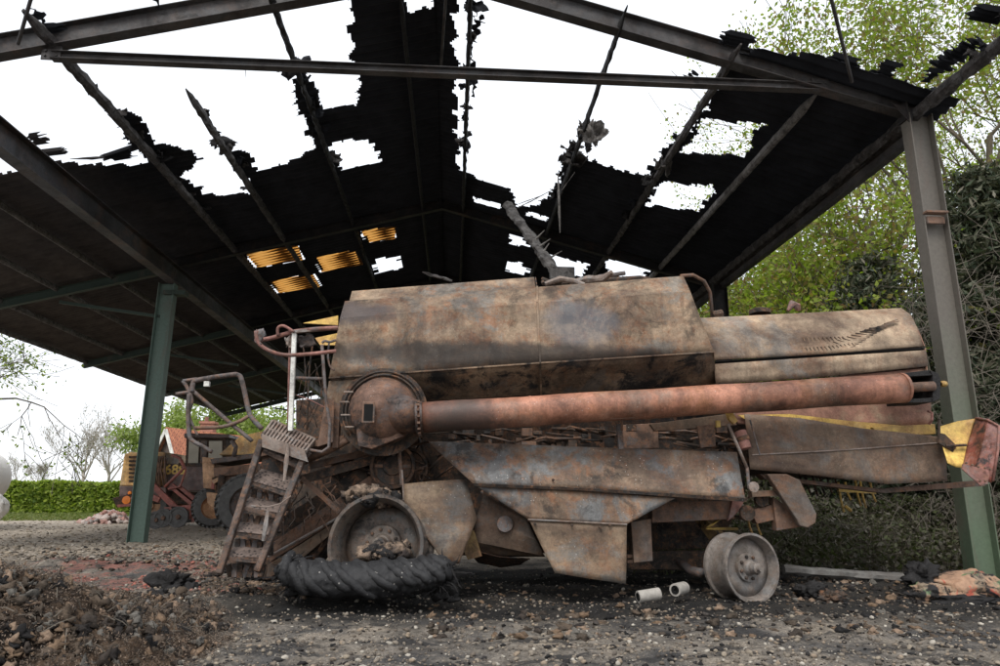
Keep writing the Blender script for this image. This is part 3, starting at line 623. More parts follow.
# side shields
def shield(name,pts,mat,Yf=None,parent=cb,amp=.0,t=.014):
    return part(MB().prism([P(x,y,Y) for x,y,Y in pts],(0,t,0)),name,mat,parent,bevel=.003,bseg=1)
part(MB().loft([row([(428,441,7.33),(590,447,7.33),(737,452,7.33)]),row([(450,462,7.22),(590,466,7.22),(741,476,7.22)]),row([(473,483,7.12),(590,488,7.12),(745,498,7.12)])],12,5,.014,2.2,seed=5),'side_shield','shield',auto=30,solid=.012)
part(MB().loft([row([(473,483.5,7.115),(590,488.5,7.115),(746,498.5,7.115)]),row([(474,486,7.125),(590,491,7.125),(747,502,7.125)])],8,1,.0),'shield_lip','dark',solid=.02)
sh=part(MB().loft([row([(478,487,7.16),(575,491,7.16),(676,498,7.16)]),row([(503,503,7.15),(576,507,7.15),(651,511,7.15)]),row([(528,519,7.14),(577,522,7.14),(627,524,7.14)])],10,4,.012,2.4,seed=11),'side_shield','shield',auto=30,solid=.012)
part(MB().loft([row([(529,519.5,7.14),(578,522,7.14),(627,524,7.14)]),row([(541,545,7.12),(584,551,7.12),(626.5,556,7.12)]),row([(555,573,7.1),(590,578.5,7.1),(626,584,7.1)])],10,4,.012,2.,seed=15),'side_shield','shield2',auto=30,solid=.012)
part(MB().tube([P(528,519.5,7.13),P(578,522,7.13),P(627,524.5,7.13)],.008,6),'hinge','rustl')
sb=MB()
for (x,y) in((553,480),(610,525),(535,524),(600,527),(572,525),(482,492),(490,494)): sb.lathe(P(x,y,7.12),(0,-1,0),[(0,.016),(.014,.014),(.018,0)],10)
part(sb,'rivet','dark')
part(MB().loft([row([(404,484,7.3),(430,481,7.3),(466,479,7.3)]),row([(404,502,7.25),(440,510,7.25),(477,519,7.25)]),row([(430,542,7.22),(448,551,7.22),(468,541,7.22)]),row([(444,562,7.22),(452,564,7.22),(459,564,7.22)])],6,5,.03,2.5,seed=20),'wheel_guard','shield2',auto=40,solid=.012)
part(MB().loft([row([(484,494,7.45),(507,507,7.42),(527,519,7.4)]),row([(477,515,7.4),(510,530,7.35),(536,540,7.32)]),row([(472,541,7.45),(505,548,7.4),(544,556,7.4)]),row([(480,556,7.6),(510,557,7.6),(545,557,7.55)])],6,5,.02,3,seed=23),'belly_guard','rearpanel',auto=40,solid=.012)
part(MB().prism(Q([(466,532),(474,530),(482,556),(468,560),(462,548)],7.42),(0,.03,0)),'guard_strip','yellowd')
part(MB().loft([row([(466,548,7.55),(500,556,7.55),(530,558,7.55)]),row([(478,562,7.9),(500,567,7.9),(520,564,7.9)])],6,3,.02,3),'elevator_boot','dark',solid=.01)
part(MB().lathe(P(505,524,7.33),(0,-1,.1),[(0,.085),(.012,.08),(.012,0)],20),'inspection_cover','greytube',smooth=False)
# chassis, axle post and rear axle
part(MB().prism(Q([(652,502),(733,501),(735,519),(652,523)],7.45),(0,.14,0)),'chassis_rail','rust',bevel=.006)
part(MB().prism(Q([(631,522),(651,519),(653,561),(634,563)],7.3),(0,.16,0)),'axle_post','rearpanel',bevel=.006)
part(MB().box(P(630,556,7.4),(.08,.1,.03)).box(P(630,561,7.4),(.08,.1,.03)),'bracket','rust')
part(MB().prism(Q([(733,500),(745,500),(738,512),(728,521)],7.4),(0,.05,0)),'bracket','redtube')
part(MB().tube([P(676,558,8.2),P(690,570,7.8),P(702,573,7.6)],[.04,.045,.05],10),'steering_rod','greytube',smooth=True)
part(MB().beam(P(600,560,8.4),P(760,560,8.0),.18,.2),'rear_axle','dark',bevel=.01)
part(MB().beam(P(700,515,8.3),P(735,560,7.9),.12,.14),'axle_support','yellowd')
# wheels
def wheel(name,c,axis,r,w,mat,hub='rim',bolts=8,dish=.1,parent=cb):
    root=part(MB().lathe(c,axis,[(-.0,r*.93),(0,r),(-.03,r*1.0),(-.04,r*.9),(-w*.4,r*.84),(-w*.6,r*.84),(-w+.04,r*.92),(-w+.03,r*1.0),(-w,r),(-w,r*.93),(-w+.05,r*.86),(-w*.6,r*.81),(-w*.4,r*.81),(-.05,r*.86),(0,r*.93)],56),name,mat,parent,auto=40)
    part(MB().lathe(c,axis,[(-dish,r*.83),(-dish+.02,r*.6),(-dish+.01,r*.42),(-dish+.045,r*.4),(-dish+.05,r*.2),(-dish+.05,0)],48),'disc',mat,root,auto=30,solid=.012)
    hb=part(MB().lathe(c,axis,[(-dish+.045,r*.24),(-dish+.09,r*.2),(-dish+.1,r*.17),(-dish+.17,r*.15),(-dish+.18,r*.1),(-dish+.22,r*.09),(-dish+.22,0)],28),'hub',hub,root,auto=30)
    ax=Vector(axis).normalized();u=ax.orthogonal().normalized();ww=ax.cross(u);m=MB()
    for k in range(bolts):
        a=k/bolts*2*math.pi+.3; m=MB(); m.lathe(c+ax*(-dish+.045)+(u*math.cos(a)+ww*math.sin(a))*r*.32,ax,[(0,.017),(.02,.016),(.025,0)],8); part(m,'wheel_nut','dark',root)
    return root
rc=P(753,568,7.05); wheel('rear_wheel',rc,Vector((.33,-1,.03)),.335,.34,'rim')
fc=P(375,545,6.95); fw=wheel('front_wheel',fc,Vector((-.22,-1,.08)),.475,.44,'rimd','rimd',10,.26)
# pulleys and belts ahead of the front wheel
for (x,y,Y,r) in((393,466,7.6,.24),(408,468,7.75,.22),(345,470,7.8,.15)):
    pl=part(MB().lathe(P(x,y,Y),(0,-1,0),[(0,r),(.03,r),(.02,r*.9),(.045,r),(.06,r),(.06,r*.86),(.03,r*.82),(.03,r*.45),(.06,r*.4),(.06,0)],36),'pulley','dark',auto=35)
    part(MB().beam(P(x,y,Y-.03)-Vector((0,0,r*.8)),P(x,y,Y-.03)+Vector((0,0,r*.8)),.03,.02,(0,1,0)).beam(P(x,y,Y-.03)-Vector((r*.8,0,0)),P(x,y,Y-.03)+Vector((r*.8,0,0)),.03,.02,(0,1,0)),'pulley_spoke','rust',pl)
part(MB().tube([P(398,436,7.45),P(402,485,7.4)],.02,8),'stay','rust'); part(MB().tube([P(402,470,7.35),P(404,500,7.3)],.01,8),'stay','rustl')
for k in range(14):
    a=(random.uniform(350,440),random.uniform(440,490)); part(MB().tube([P(*a,7.75),P(a[0]+random.uniform(-35,35),a[1]+random.uniform(-18,18),7.6),P(a[0]+random.uniform(-40,60),a[1]+random.uniform(-20,30),7.8)],random.uniform(.008,.018),6),'hose',random.choice(['dark','rust','dark']),smooth=True)
# feeder house: long sloping box ahead of the front axle
f0=Q([(262,552),(262,530),(340,480),(365,462),(402,470),(404,500),(345,519),(318,556),(300,578),(262,580)],7.75)
part(MB().prism(f0,(0,1.1,0)),'feeder_house','dark',bevel=.01)
part(MB().prism(Q([(266,547),(340,497),(372,474),(385,492),(342,517),(270,562)],7.68),(0,.05,0)),'feeder_plate','rust',bevel=.004)
part(MB().prism(Q([(268,565),(340,519),(336,530),(300,560),(266,580)],7.66),(0,.05,0)),'feeder_plate','rearpanel',bevel=.004)
part(MB().tube([P(268,557,7.6),P(345,514,7.6)],.014,6),'feeder_edge','rustl')
part(MB().tube([P(300,462,7.5),P(334,447,7.4),P(354,437,7.35)],[.05,.045,.03],14),'lift_cylinder','rust',smooth=True); part(MB().tube([P(352,438,7.35),P(366,433,7.35)],.016,8),'cylinder_rod','rustl')
part(MB().beam(P(300,480,7.6),P(402,452,7.6),.06,.09),'frame_rail','dark'); part(MB().beam(P(310,466,7.7),P(420,440,7.7),.06,.07),'frame_rail','rust')
part(MB().beam(P(302,478,7.45),P(340,512,7.45),.04,.05),'stay','rust')
for k in range(40):
    x=random.uniform(268,345);y=random.uniform(478,520)
    p=P(x,y,7.6+random.uniform(-.1,.1)); pts=[p]
    for i in range(4): pts.append(pts[-1]+Vector((random.gauss(-.02,.05),random.gauss(0,.03),random.gauss(-.07,.05))))
    part(MB().tube(pts,[.008,.007,.006,.005,.003],4),'wire',random.choice(['rustl','dark','rust']))
# cab floor / platform remains
part(MB().beam(P(262,455,7.5),P(345,440,7.6),.5,.06),'platform_floor','rust')
M['ladder']=burnt('dark scorched ladder steel',(.11,.075,.058),(.05,.036,.03),(.1,.095,.092),5,.5,.3,.3,.2,seed=81)
# ladder
LY0,LY1=7.05,6.75
ld=part(MB().beam(P(262,440,LY0),P(219,574,LY1),.07,.06,(1,0,0)),'ladder_rail','ladder',bevel=.012)
lad=empty('ladder',(0,0,0)); lad.parent=cb; lad.location=Vector((0,0,0))
ld.parent=lad
part(MB().beam(P(304,457,LY0),P(257,572,LY1),.07,.06,(1,0,0)),'ladder_rail','ladder',lad,bevel=.012)
m=N('pitted step tread'); vo=m.n('ShaderNodeTexVoronoi'); vo.inputs['Scale'].default_value=28; m.l(m.co,vo.inputs[0]); n_=m.noise(6,7,.7)
cst=m.mix(m.ramp(vo.outputs['Distance'],[(.25,1.),(.4,0.)]),m.ramp(n_,[(.35,(.07,.052,.045)),(.65,(.17,.13,.11))]),(.02,.016,.014)); m.bump(vo.outputs['Distance'],.6,.01); M['tread']=m.fin(cst,.8)
def lerp2(a,b,t): return (a[0]+(b[0]-a[0])*t,a[1]+(b[1]-a[1])*t)
for k,t in enumerate((0.03,.27,.46,.65,.84)):
    l=lerp2((262,440),(219,574),t+.03); r=lerp2((304,457),(257,572),t+.03); Y=LY0+(LY1-LY0)*t
    a=P(l[0],l[1],Y);b=P(r[0],r[1],Y)
    part(MB().add([a,b,b+Vector((.05,.22,.12)),a+Vector((.05,.22,.12)),a+Vector((0,0,-.012)),b+Vector((0,0,-.012)),b+Vector((.05,.22,.108)),a+Vector((.05,.22,.108))],[(0,1,2,3),(7,6,5,4),(0,4,5,1),(1,5,6,2),(2,6,7,3),(3,7,4,0)]),'step',M['tread'],lad,bevel=.003,bseg=1)
    part(MB().prism([a,b,b+Vector((0,0,-.06)),a+Vector((0,0,-.03))],(0,.01,0)),'step_front','ladder',lad)
    if k: # buckled sheet teeth behind each tread
        for j in range(7):
            u=(j+.5)/7; c=a.lerp(b,u)+Vector((.0,.1,-.13)); part(MB().box(c,(.045,.03,.12),Matrix.Rotation(random.uniform(-.35,.35),3,'Y')@Matrix.Rotation(random.uniform(-.5,.5),3,'X')),'riser_scrap','greytube' if j%2 else 'dark',lad) if j%1==0 else 0
part(MB().prism([P(266,447,LY0+.25),P(301,458,LY0+.25),P(283,508,LY0+.2),P(250,500,LY0+.2)],(0,.02,0)),'riser_plate','dark',lad)
part(MB().prism([P(252,503,LY0+.25),P(287,508,LY0+.25),P(256,572,LY1+.2),P(222,566,LY1+.2)],(0,.02,0)),'riser_plate','dark',lad)
# rope tied to the ladder
part(MB().tube([P(288,444,6.95),P(286,462,6.93),P(284,482,6.9)],[.012,.02,.012],8,jit=.3),'rope','rustl',lad); part(MB().tube([P(251,506,6.8),P(268,507,6.78),P(280,504,6.8),P(291,496,6.85)],.007,6),'rope','rustl',lad)
part(MB().tube([P(268,508,6.78),P(266,525,6.76),P(263,541,6.75)],[.01,.022,.01],8,jit=.4),'rope','rustl',lad)
# slotted landing at the top of the ladder
g=MB(); gc=[P(273,421,7.35),P(315,440,7.35),P(305,452,7.0),P(262,436,7.0)]
for i in range(14): 
    t=i/13; g.beam(gc[0].lerp(gc[1],t),gc[3].lerp(gc[2],t),.022,.03)
for (a,b) in((0,1),(3,2)): g.beam(gc[a],gc[b],.03,.04)
g.beam(gc[0].lerp(gc[3],.5),gc[1].lerp(gc[2],.5),.03,.03)
part(g,'landing_grate','rustl'); part(MB().loft([[P(263,443,6.98),P(303,457,6.98)],[P(270,436,7.2),P(312,449,7.2)]],8,3,.0),'landing_tread',M['tread'],solid=.012)
part(MB().prism(Q([(262,436),(305,452),(308,462),(262,447)],6.98),(0,.02,0)),'landing_edge','rustl')
part(MB().tube([P(310,450,7.1),P(322,452,7.1),P(329,447,7.1),P(330,425,7.1),P(326,400,7.1),P(322,345,7.1)],.016,10),'handrail','greytube',smooth=True)
# handrails
def rail(pts,r=.018,mat='greytube',Y=7.0,nm='handrail'):
    pp=[P(x,y,Y if not w else w[0]) for x,y,*w in pts]
    out=[]
    for i in range(len(pp)-1):
        p0,p1,p2,p3=pp[max(i-1,0)],pp[i],pp[i+1],pp[min(i+2,len(pp)-1)]
        for t in(0,.25,.5,.75):
            out.append(.5*((2*p1)+(-p0+p2)*t+(2*p0-5*p1+4*p2-p3)*t*t+(-p0+3*p1-3*p2+p3)*t**3))
    out.append(pp[-1]); return part(MB().tube(out,r,10),nm,mat,smooth=True)
rail([(192,392),(193,384),(198,380),(230,375),(238,375),(242,381),(249,412),(252,418),(262,429)],.024)
rail([(183,381),(197,379)],.018); rail([(176,394),(190,392)],.018); rail([(183,381),(188,389),(192,401),(189,412),(190,433)],.018,'greytube')
rail([(189,394),(188,410),(189,434),(193,441),(202,446),(212,452)],.02,'greytube',6.98); rail([(195,428),(221,427),(238,422),(249,416)],.019,'rust')
rail([(193,391),(222,416),(252,441)],.02,'greytube',7.02); rail([(190,418),(194,428),(198,436)],.012,'greytube')
part(MB().box(P(207,384,6.98),(.05,.04,.05)),'reflector','white')
# cab frame: white post, red rails, rungs
part(MB().beam(P(294.5,333,7.2),P(290.5,431,7.2),.05,.045),'cab_post','white',bevel=.006)
rail([(290,336),(288,431)],.013,'redtube',7.25); rail([(255,341),(272,338),(293,332),(318,329),(338,328)],.024,'redtube',7.2)
rail([(256,331),(258,342),(268,350),(285,355),(310,354),(336,351)],.02,'redtube',7.0); rail([(278,336),(278,328),(284,326),(294,332)],.016,'redtube',7.15)
part(MB().beam(P(293,332,7.18),P(337,328,7.25),.05,.03),'cab_header','rustl')
rail([(296,378),(326,379)],.018,'greytube',7.15); rail([(313,343),(311,356),(309,376),(307,430)],.01,'dark',7.4); rail([(303,345),(306,380),(300,410)],.006,'dark',7.4)
rail([(322,343),(325,341),(330,342),(336,340)],.014,'greytube',7.1); rail([(329,343),(328,358),(331,368),(335,370)],.01,'greytube',7.15)
for i in range(7): rail([(random.uniform(298,325),random.uniform(345,370)),(random.uniform(298,325),random.uniform(380,400)),(random.uniform(298,325),random.uniform(410,432))],.005,'dark',7.5,'wire')
rail([(296,395),(310,400),(326,408)],.006,'redtube',7.3,'wire')
crumple('torn_panel',P(306,340,7.25),.22,.1,.16,'greytube',cb,21.,10,.15); crumple('torn_panel',P(260,336,7.0),.12,.1,.18,'greytube',cb,25.,10,.12); crumple('torn_panel',P(289,341,7.2),.1,.1,.14,'rustl',cb,29.,10,.1)
part(MB().prism(Q([(303,323),(338,315.5),(338,325)],8.3),(0,.03,0)).prism(Q([(315,338),(338,333),(338,345),(320,345)],8.2),(0,.03,0)),'cab_roof_sheet','yellow')
part(MB().prism(Q([(296,400),(330,398),(330,445),(296,430)],8.4),(0,.05,0)),'cab_wall','dark')
# rear hood
hood_rows=[[back(P(700,318,7.85),9.3),back(P(800,313,7.85),9.3),back(P(901,308,7.85),9.3)],
 row([(700,318,7.85),(800,313,7.85),(901,308,7.85)]),row([(704,327,7.68),(802,321,7.68),(911,315,7.68)]),row([(710,345,7.55),(805,337,7.55),(919,331,7.55)]),row([(714,360,7.5),(808,355,7.5),(925,346,7.5)])]
hd=part(MB().loft(hood_rows,10,4,.012,2,seed=31),'rear_hood','hood',auto=35,solid=.008)
part(MB().prism([r[-1] for r in hood_rows]+[back(hood_rows[-1][-1],9.3)],(-.01,0,0)),'hood_end','hoodlow',hd)
part(MB().loft([row([(714,361,7.51),(925,347.5,7.51)]),row([(714,364,7.55),(925,350,7.55)])],8,1),'hood_gap_shade','hole',hd,solid=.01)  # black strip painting the shade in the joint below the hood
part(MB().loft([row([(714,364,7.5),(820,357,7.5),(926,350,7.5)]),row([(716,384,7.5),(822,377,7.5),(928,366,7.5)])],8,3,.008,2),'hood_skirt','hood',auto=35,solid=.01)
part(MB().loft([row([(714,384.5,7.54),(822,378,7.54),(927,368,7.54)]),row([(735,414,7.5),(830,409,7.5),(931,399,7.5)]),row([(738,424,7.5),(840,430,7.5),(931,425,7.5)])],8,3,.012,2),'lower_side','hoodlow',auto=35,solid=.01)
part(MB().prism([P(926,348,7.5),P(932,425,7.5),back(P(932,425,7.5),9.3),back(P(926,348,7.5),9.3)],(-.012,0,0)),'rear_end','hoodlow')
part(MB().box(P(727,386,7.5),(.2,.03,.06)),'hood_slot_shade','hole',hd)  # solid black block painting the shade of a slot
lv=MB()
def lou(x,y,l,ang,w=.011,Y=None):
    Y=Y or 7.5+max(0,(360-y)/15*.035)-.012
    dx,dy=math.cos(ang)*l/2,math.sin(ang)*l/2; lv.beam(P(x-dx,y-dy,Y+.008),P(x+dx,y+dy,Y+.008),w*.9,.02,(0,1,0))
for i in range(14): lou(803+i*3.9,351-.15*i-.02*i*i,7,1.2-.03*i)
for i in range(11): lou(804+i*4,340-.1*i,6,1.2-.04*i)
for i in range(13): lou(848+i*3.6,348-i*2.2,14,-.25-.004*i)
for i in range(9): lou(838+i*4.6,344-i*2.0,11,.45-.06*i)
for i in range(6): lou(868+i*5,330-i*1.5,12,-.2)
part(lv,'louvre','tank2',hd)
# things on the hood
part(MB().tube([P(788,311,8.0),P(793,303,8.0),P(797,306,8.0),P(799,311,8.0)],[.02,.05,.045,.02],8,jit=.3),'cap','redtube'); part(MB().lathe(P(760,314,8.1),(0,0,1),[(0,.13),(.05,.13),(.07,.08),(.07,0)],20),'cap','dark')
part(MB().tube([P(712,316,8.2),P(722,314,8.2)],.06,8),'pipe','dark')
# yellow rail and long rear panel
part(MB().prism(Q([(872,427),(935,424),(936,434),(880,436)],7.42),(0,.1,0)),'rear_rail','yellow',bevel=.004)
part(MB().prism(Q([(738,415),(790,414),(850,421),(930,428),(934,432),(880,432),(800,421),(745,419)],7.46),(0,.02,0)),'paint_strip','yellow')
part(MB().loft([row([(745,414,7.38),(800,418,7.38),(860,428,7.38),(943,437,7.38)]),row([(748,442,7.34),(810,444,7.34),(876,447,7.34),(946,448,7.34)]),row([(750,469,7.32),(820,476,7.32),(888,484,7.32),(948,481,7.32)])],8,5,.016,1.8,seed=37),'rear_panel','rearpanel',auto=30,solid=.012)
part(MB().tube([P(752,455,7.325),P(845,450,7.32),P(944,442.5,7.345)],.008,8),'trim_strip','rustl')
part(MB().loft([row([(760,474,7.5),(880,489,7.5),(985,480,7.5)]),row([(765,479,7.5),(885,493,7.5),(985,486,7.5)])],6,1),'rear_sill','rust',solid=.15)
# flap at the tail
fl=part(MB().loft([row([(938,427,7.3),(958,421,7.3),(976,418.5,7.3)]),row([(943,447,7.2),(956,448,7.2),(968,444,7.2)]),row([(948,463,7.15),(956,467,7.15),(963,468,7.15)])],6,5,.01,2),'straw_spreader','yellow',auto=30,solid=.01)
part(MB().loft([row([(976,419,7.3),(988,421,7.0),(999,426,6.9)]),row([(968,444,7.2),(982,450,7.0),(997,455,6.9)]),row([(963,468,7.15),(975,479,7.0),(992,483,6.9)])],6,5,.01,2,seed=4),'flap_end','redflap',fl,auto=30,solid=.01)
part(MB().prism([P(963,464,6.97),P(990,470,6.85),P(988,484,6.85),P(981,486,6.88),P(972,478,6.9),P(962,469,6.97)],(0,.012,0)),'flap_foot','redtube',fl)
part(MB().tube([P(976,418,7.28),P(988,420,6.98),P(999,426,6.88),P(998,450,6.88),P(993,481,6.88)],.013,8),'flap_edge','redtube',fl,smooth=True)
rv=MB()
for (x,y) in((966,463),(972,465),(978,467),(985,468),(990,469),(985,481),(980,481)): rv.lathe(P(x,y,6.84),(0,-1,0),[(0,.013),(.012,.011),(.014,0)],8)
part(rv,'rivet','rust',fl)
part(MB().prism([P(940,433,7.18),P(945,434,7.18),P(957,446,7.18),P(953,452,7.18),P(939,443,7.18)],(0,.03,0)),'latch','dark',fl); part(MB().tube([P(939,420,7.2),P(939,437,7.2)],.014,8).tube([P(946,446,7.15),P(966,445,7.15)],.014,8),'latch_pin','dark',fl)
part(MB().tube([P(928,411,7.4),P(932,413,7.35),P(932,420,7.35),P(929,424,7.4)],.014,8),'hook','redtube')
# tines under the tail
tn=part(MB().beam(P(838,490,8.1),P(875,492,8.1),.05,.04),'tine_bar','yellow')
for i,(x,y,l,mt) in enumerate([(840,488,24,'yellow'),(847,488,12,'yellow'),(857,486,20,'yellow'),(862,486,22,'yellow'),(872,488,14,'yellow'),(801,478,14,'dark'),(807,479,16,'dark'),(814,478,18,'dark'),(821,478,17,'dark'),(828,478,15,'dark'),(836,480,13,'dark'),(749,521,14,'yellow'),(757,521,14,'yellow')]):
    part(MB().tube([P(x-2,y-6,8.1),P(x+1,y+l*.5,8.1),P(x+4,y+l,8.1)],.013,6),'tine',mt)
part(MB().tube([P(845,506,8.0),P(851,511,8.0)],.02,6),'tine','yellow')
# slanted arm and box between shield and rear wheel
part(MB().prism([P(767,474,7.2),P(787,474,7.2),P(800,480,7.2),P(817,514,7.2),P(816,523,7.2),P(808,528,7.2),P(800,526,7.2),P(797,520,7.2)],(0,.09,0)),"drive_cover","rearpanel",bevel=.012)
part(MB().prism(Q([(773,497),(794,510),(801,527),(777,531)],7.35),(0,.12,0)),'bracket_box','rust',bevel=.006)
part(MB().prism(Q([(750,510),(772,505),(775,520),(757,524)],7.4),(0,.12,0)),'bracket_box','rust',bevel=.006)
part(MB().lathe(P(746,513,7.4),(0,-1,0),[(0,.08),(.05,.08),(.05,.05),(.03,.0)],18).lathe(P(760,500,7.42),(0,-1,0),[(0,.07),(.05,.07),(.05,0)],18),'roller','dark')
part(MB().tube([P(740,431,7.22),P(746,449,7.18)],.062,18),'filter_bottle','redtube',smooth=True,bevel=.01)
part(MB().tube([P(742.5,437,7.2),P(744,441,7.19)],.067,18),'bottle_strap','dark')
part(MB().tube([P(728,424,7.15),P(739,449,7.12),P(747,468,7.15)],.017,8),'stay','rustl',smooth=True); part(MB().tube([P(747,467,7.15),P(749,487,7.15)],.018,8).tube([P(750,420,7.2),P(760,455,7.2)],.008,6),'stay','greytube')
part(MB().lathe(P(752,487,7.15),(0,-1,0),[(0,.05),(.05,.055),(.06,0)],12),'pivot','rustl'); part(MB().prism(Q([(727,413),(733,413),(738,421),(734,424),(729,419)],7.2),(0,.05,0)),'bracket','yellow')
part(MB().beam(P(750,494,7.35),P(775,493,7.35),.1,.06),'bracket','rearpanel')
for i in range(16):
    x=random.uniform(700,765);y=random.uniform(425,520); part(MB().tube([P(x,y,7.6),P(x+random.uniform(-14,14),y+random.uniform(-10,14),7.5),P(x+random.uniform(-20,20),y+random.uniform(0,24),7.7)],random.uniform(.007,.018),6),'hose',random.choice(['dark','rust','dark','yellow'] if i%5==0 else ['dark','rust']),smooth=True)
# ================================================================ loose things round the combine
def leaves(name,C,size,mat,parent=None,asp=.6,droop=0.):
    C=np.asarray(C,float);n=len(C); a=rng.normal(size=(n,3)); a/=np.linalg.norm(a,axis=1)[:,None]; b=rng.normal(size=(n,3)); b-=a*(a*b).sum(1)[:,None]; b/=np.linalg.norm(b,axis=1)[:,None]
    sz=(size*rng.uniform(.6,1.35,n))[:,None] if np.isscalar(size) else np.asarray(size)[:,None]
    a*=sz*.5;b*=sz*.5*asp
    V=np.stack([C-a,C+b*1.0-a*.1,C+a,C-b-a*.1],1).reshape(-1,3); Fc=np.arange(4*n).reshape(-1,4); return raw(name,V,Fc,mat,parent)
M['fibre']=leafm('burnt fibre',[(.2,.14,.095),(.06,.045,.035),(.13,.09,.062),(.02,.018,.017),(.27,.2,.145),(.04,.035,.03),(.16,.13,.1)],0)
def blob(name,c,s,mat,parent=None,seed=0.,amp=.5,sub=3,fr=3.):
    bm=bmesh.new(); bmesh.ops.create_icosphere(bm,subdivisions=sub,radius=1)
    for v in bm.verts:
        n=v.co.copy(); k=1+amp*(nn(n.x*fr*.5+seed,n.y*fr*.5,n.z*fr*.5)+.6*nn(n.x*fr*1.4+seed,n.y*fr*1.4,n.z*fr*1.4)+.4*nn(n.x*fr*4+seed,n.y*fr*4,n.z*fr*4)+(.3*nn(n.x*fr*9,n.y*fr*9+seed,n.z*fr*9) if sub>3 else 0))
        v.co=Vector((n.x*s[0]*k,n.y*s[1]*k,n.z*s[2]*k))+Vector(c)
    mb=MB(); mb.v=[tuple(v.co) for v in bm.verts]; mb.f=[tuple(v.index for v in f.verts) for f in bm.faces]; bm.free()
    return mb.build(name,mat if not isinstance(mat,str) else M[mat],parent,smooth=True)
def single(o,label,cat,base,group=None,kind=None):
    base_of(o,base); return tag(o,label,cat,group,kind)
# burnt tyre slumped on the ground below the front rim
def tyre():
    ctrl=[(283,562,.13),(292,572,.17),(312,578,.2),(340,581,.21),(370,580,.21),(400,578,.21),(425,574,.2),(442,570,.17),(452,572,.1)]
    pts=[];rad=[]
    for i in range(len(ctrl)-1):
        for t in np.linspace(0,1,14,endpoint=False):
            a,b=ctrl[i],ctrl[i+1]; p=P(a[0]+(b[0]-a[0])*t,a[1]+(b[1]-a[1])*t,6.72); pts.append(p); rad.append(a[2]+(b[2]-a[2])*t)
    n=44;mb=MB();vs=[]
    for i,p in enumerate(pts):
        t=(pts[min(i+1,len(pts)-1)]-pts[max(i-1,0)]).normalized(); u=Vector((0,0,1)); u=(u-t*u.dot(t)).normalized(); w=t.cross(u)
        for k in range(n):
            a=2*math.pi*k/n; r=rad[i]
            lug=0.
            r2=r*(1+.10*nn(i*.12,math.cos(a)*1.3,math.sin(a)*1.3)+.07*nn(i*.5,math.cos(a)*4,math.sin(a)*4)+.05*nn(i*1.3,math.cos(a)*9,math.sin(a)*9))+lug
            vs.append(p+w*(math.cos(a)*r2*1.2)+u*(math.sin(a)*r2*.76))
    m_=len(pts)
    mb.add(vs,[(i*n+k,i*n+(k+1)%n,(i+1)*n+(k+1)%n,(i+1)*n+k) for i in range(m_-1) for k in range(n)]+[tuple(range(n))[::-1],tuple((m_-1)*n+k for k in range(n))])
    surf=lambda i,a_: Vector(vs[min(m_-1,max(0,int(i)))*n+int(a_/(2*math.pi)*n)%n])
    m=N('burnt tyre'); n1=m.noise(14,8,.7); v=m.n('ShaderNodeTexVoronoi'); v.inputs['Scale'].default_value=22; m.l(m.co,v.inputs[0])
    sp=m.math('MULTIPLY',m.ramp(v.outputs['Distance'],[(.1,1.),(.18,0.)]),m.ramp(m.noise(5,3,.6),[(.5,0.),(.6,.8)]))
    c=m.mix(sp,m.ramp(n1,[(.35,(.010,.010,.011)),(.7,(.03,.03,.031))]),(.35,.33,.3)); m.bump(n1,.6,.02); mt=m.fin(c,.68,0,.35)
    o=mb.build('tyre_carcass',mt,smooth=True); single(o,'melted black tractor tyre slumped on the ground under the front rim','tyre',P(368,598,6.72))
    for j in range(10):
        pp=[];i0=3+j*10.6+random.uniform(-1.5,1.5); L_=random.uniform(.8,1.); a0=random.uniform(1.7,2.2)
        for t in np.linspace(0,L_,12):
            an=a0-3.0*t; ii=i0+26*t**1.5-6
            q=surf(ii,an%(2*math.pi)); q2_=surf(ii,(an+.25)%(2*math.pi)); q3=surf(ii,(an-.25)%(2*math.pi)); pp.append((q+q2_+q3)/3+Vector((0,.012*math.cos(an),-.012*math.sin(an)))+Vector((0,0,.012*nn(t*5,j))))
        rr_=[.02]+[.042+.014*nn(k*.9,j*3.) for k in range(10)]+[.015]
        MB().tube(pp,rr_,10).build('tread_lug',mt,o,smooth=True)
tyre()
def frayed(px,py,n,label):
    mb=MB()
    for _ in range(n):
        p=P(px+random.gauss(0,6),py+random.gauss(0,6),6.7+random.gauss(0,.05)); d=Vector((random.gauss(0,1),random.gauss(-.3,.6),random.gauss(.2,.7))).normalized(); pts=[p]
        for i in range(4): d=(d+Vector((random.gauss(0,.35),random.gauss(0,.3),random.gauss(-.15,.3)))).normalized(); pts.append(pts[-1]+d*random.uniform(.02,.06))
        mb.tube(pts,[.012,.01,.008,.005,.002],4,caps=False)
    e=mb.build('frayed_rubber',M['black']); single(e,label,'rubber scrap',P(px,603,6.72),'scraps of burnt rubber')
frayed(441,574,150,'frayed black strands sprouting from the right end of the slumped tyre')
frayed(292,574,80,'frayed black strands at the left end of the slumped tyre')
for i,(x,y,s) in enumerate([(448,585,.11),(440,592,.1),(452,597,.07),(296,590,.09)]):
    o=blob('rubber_scrap',P(x,y,6.75),(s,s*.8,s*.7),'black',seed=i*3.,amp=.7); single(o,['torn lump of burnt rubber at the right end of the slumped tyre','frayed rubber scrap under the right end of the slumped tyre','smallest rubber scrap on the gravel right of the slumped tyre','burnt rubber scrap at the left end of the slumped tyre'][i],'rubber scrap',P(x,y+6,6.75),'scraps of burnt rubber')
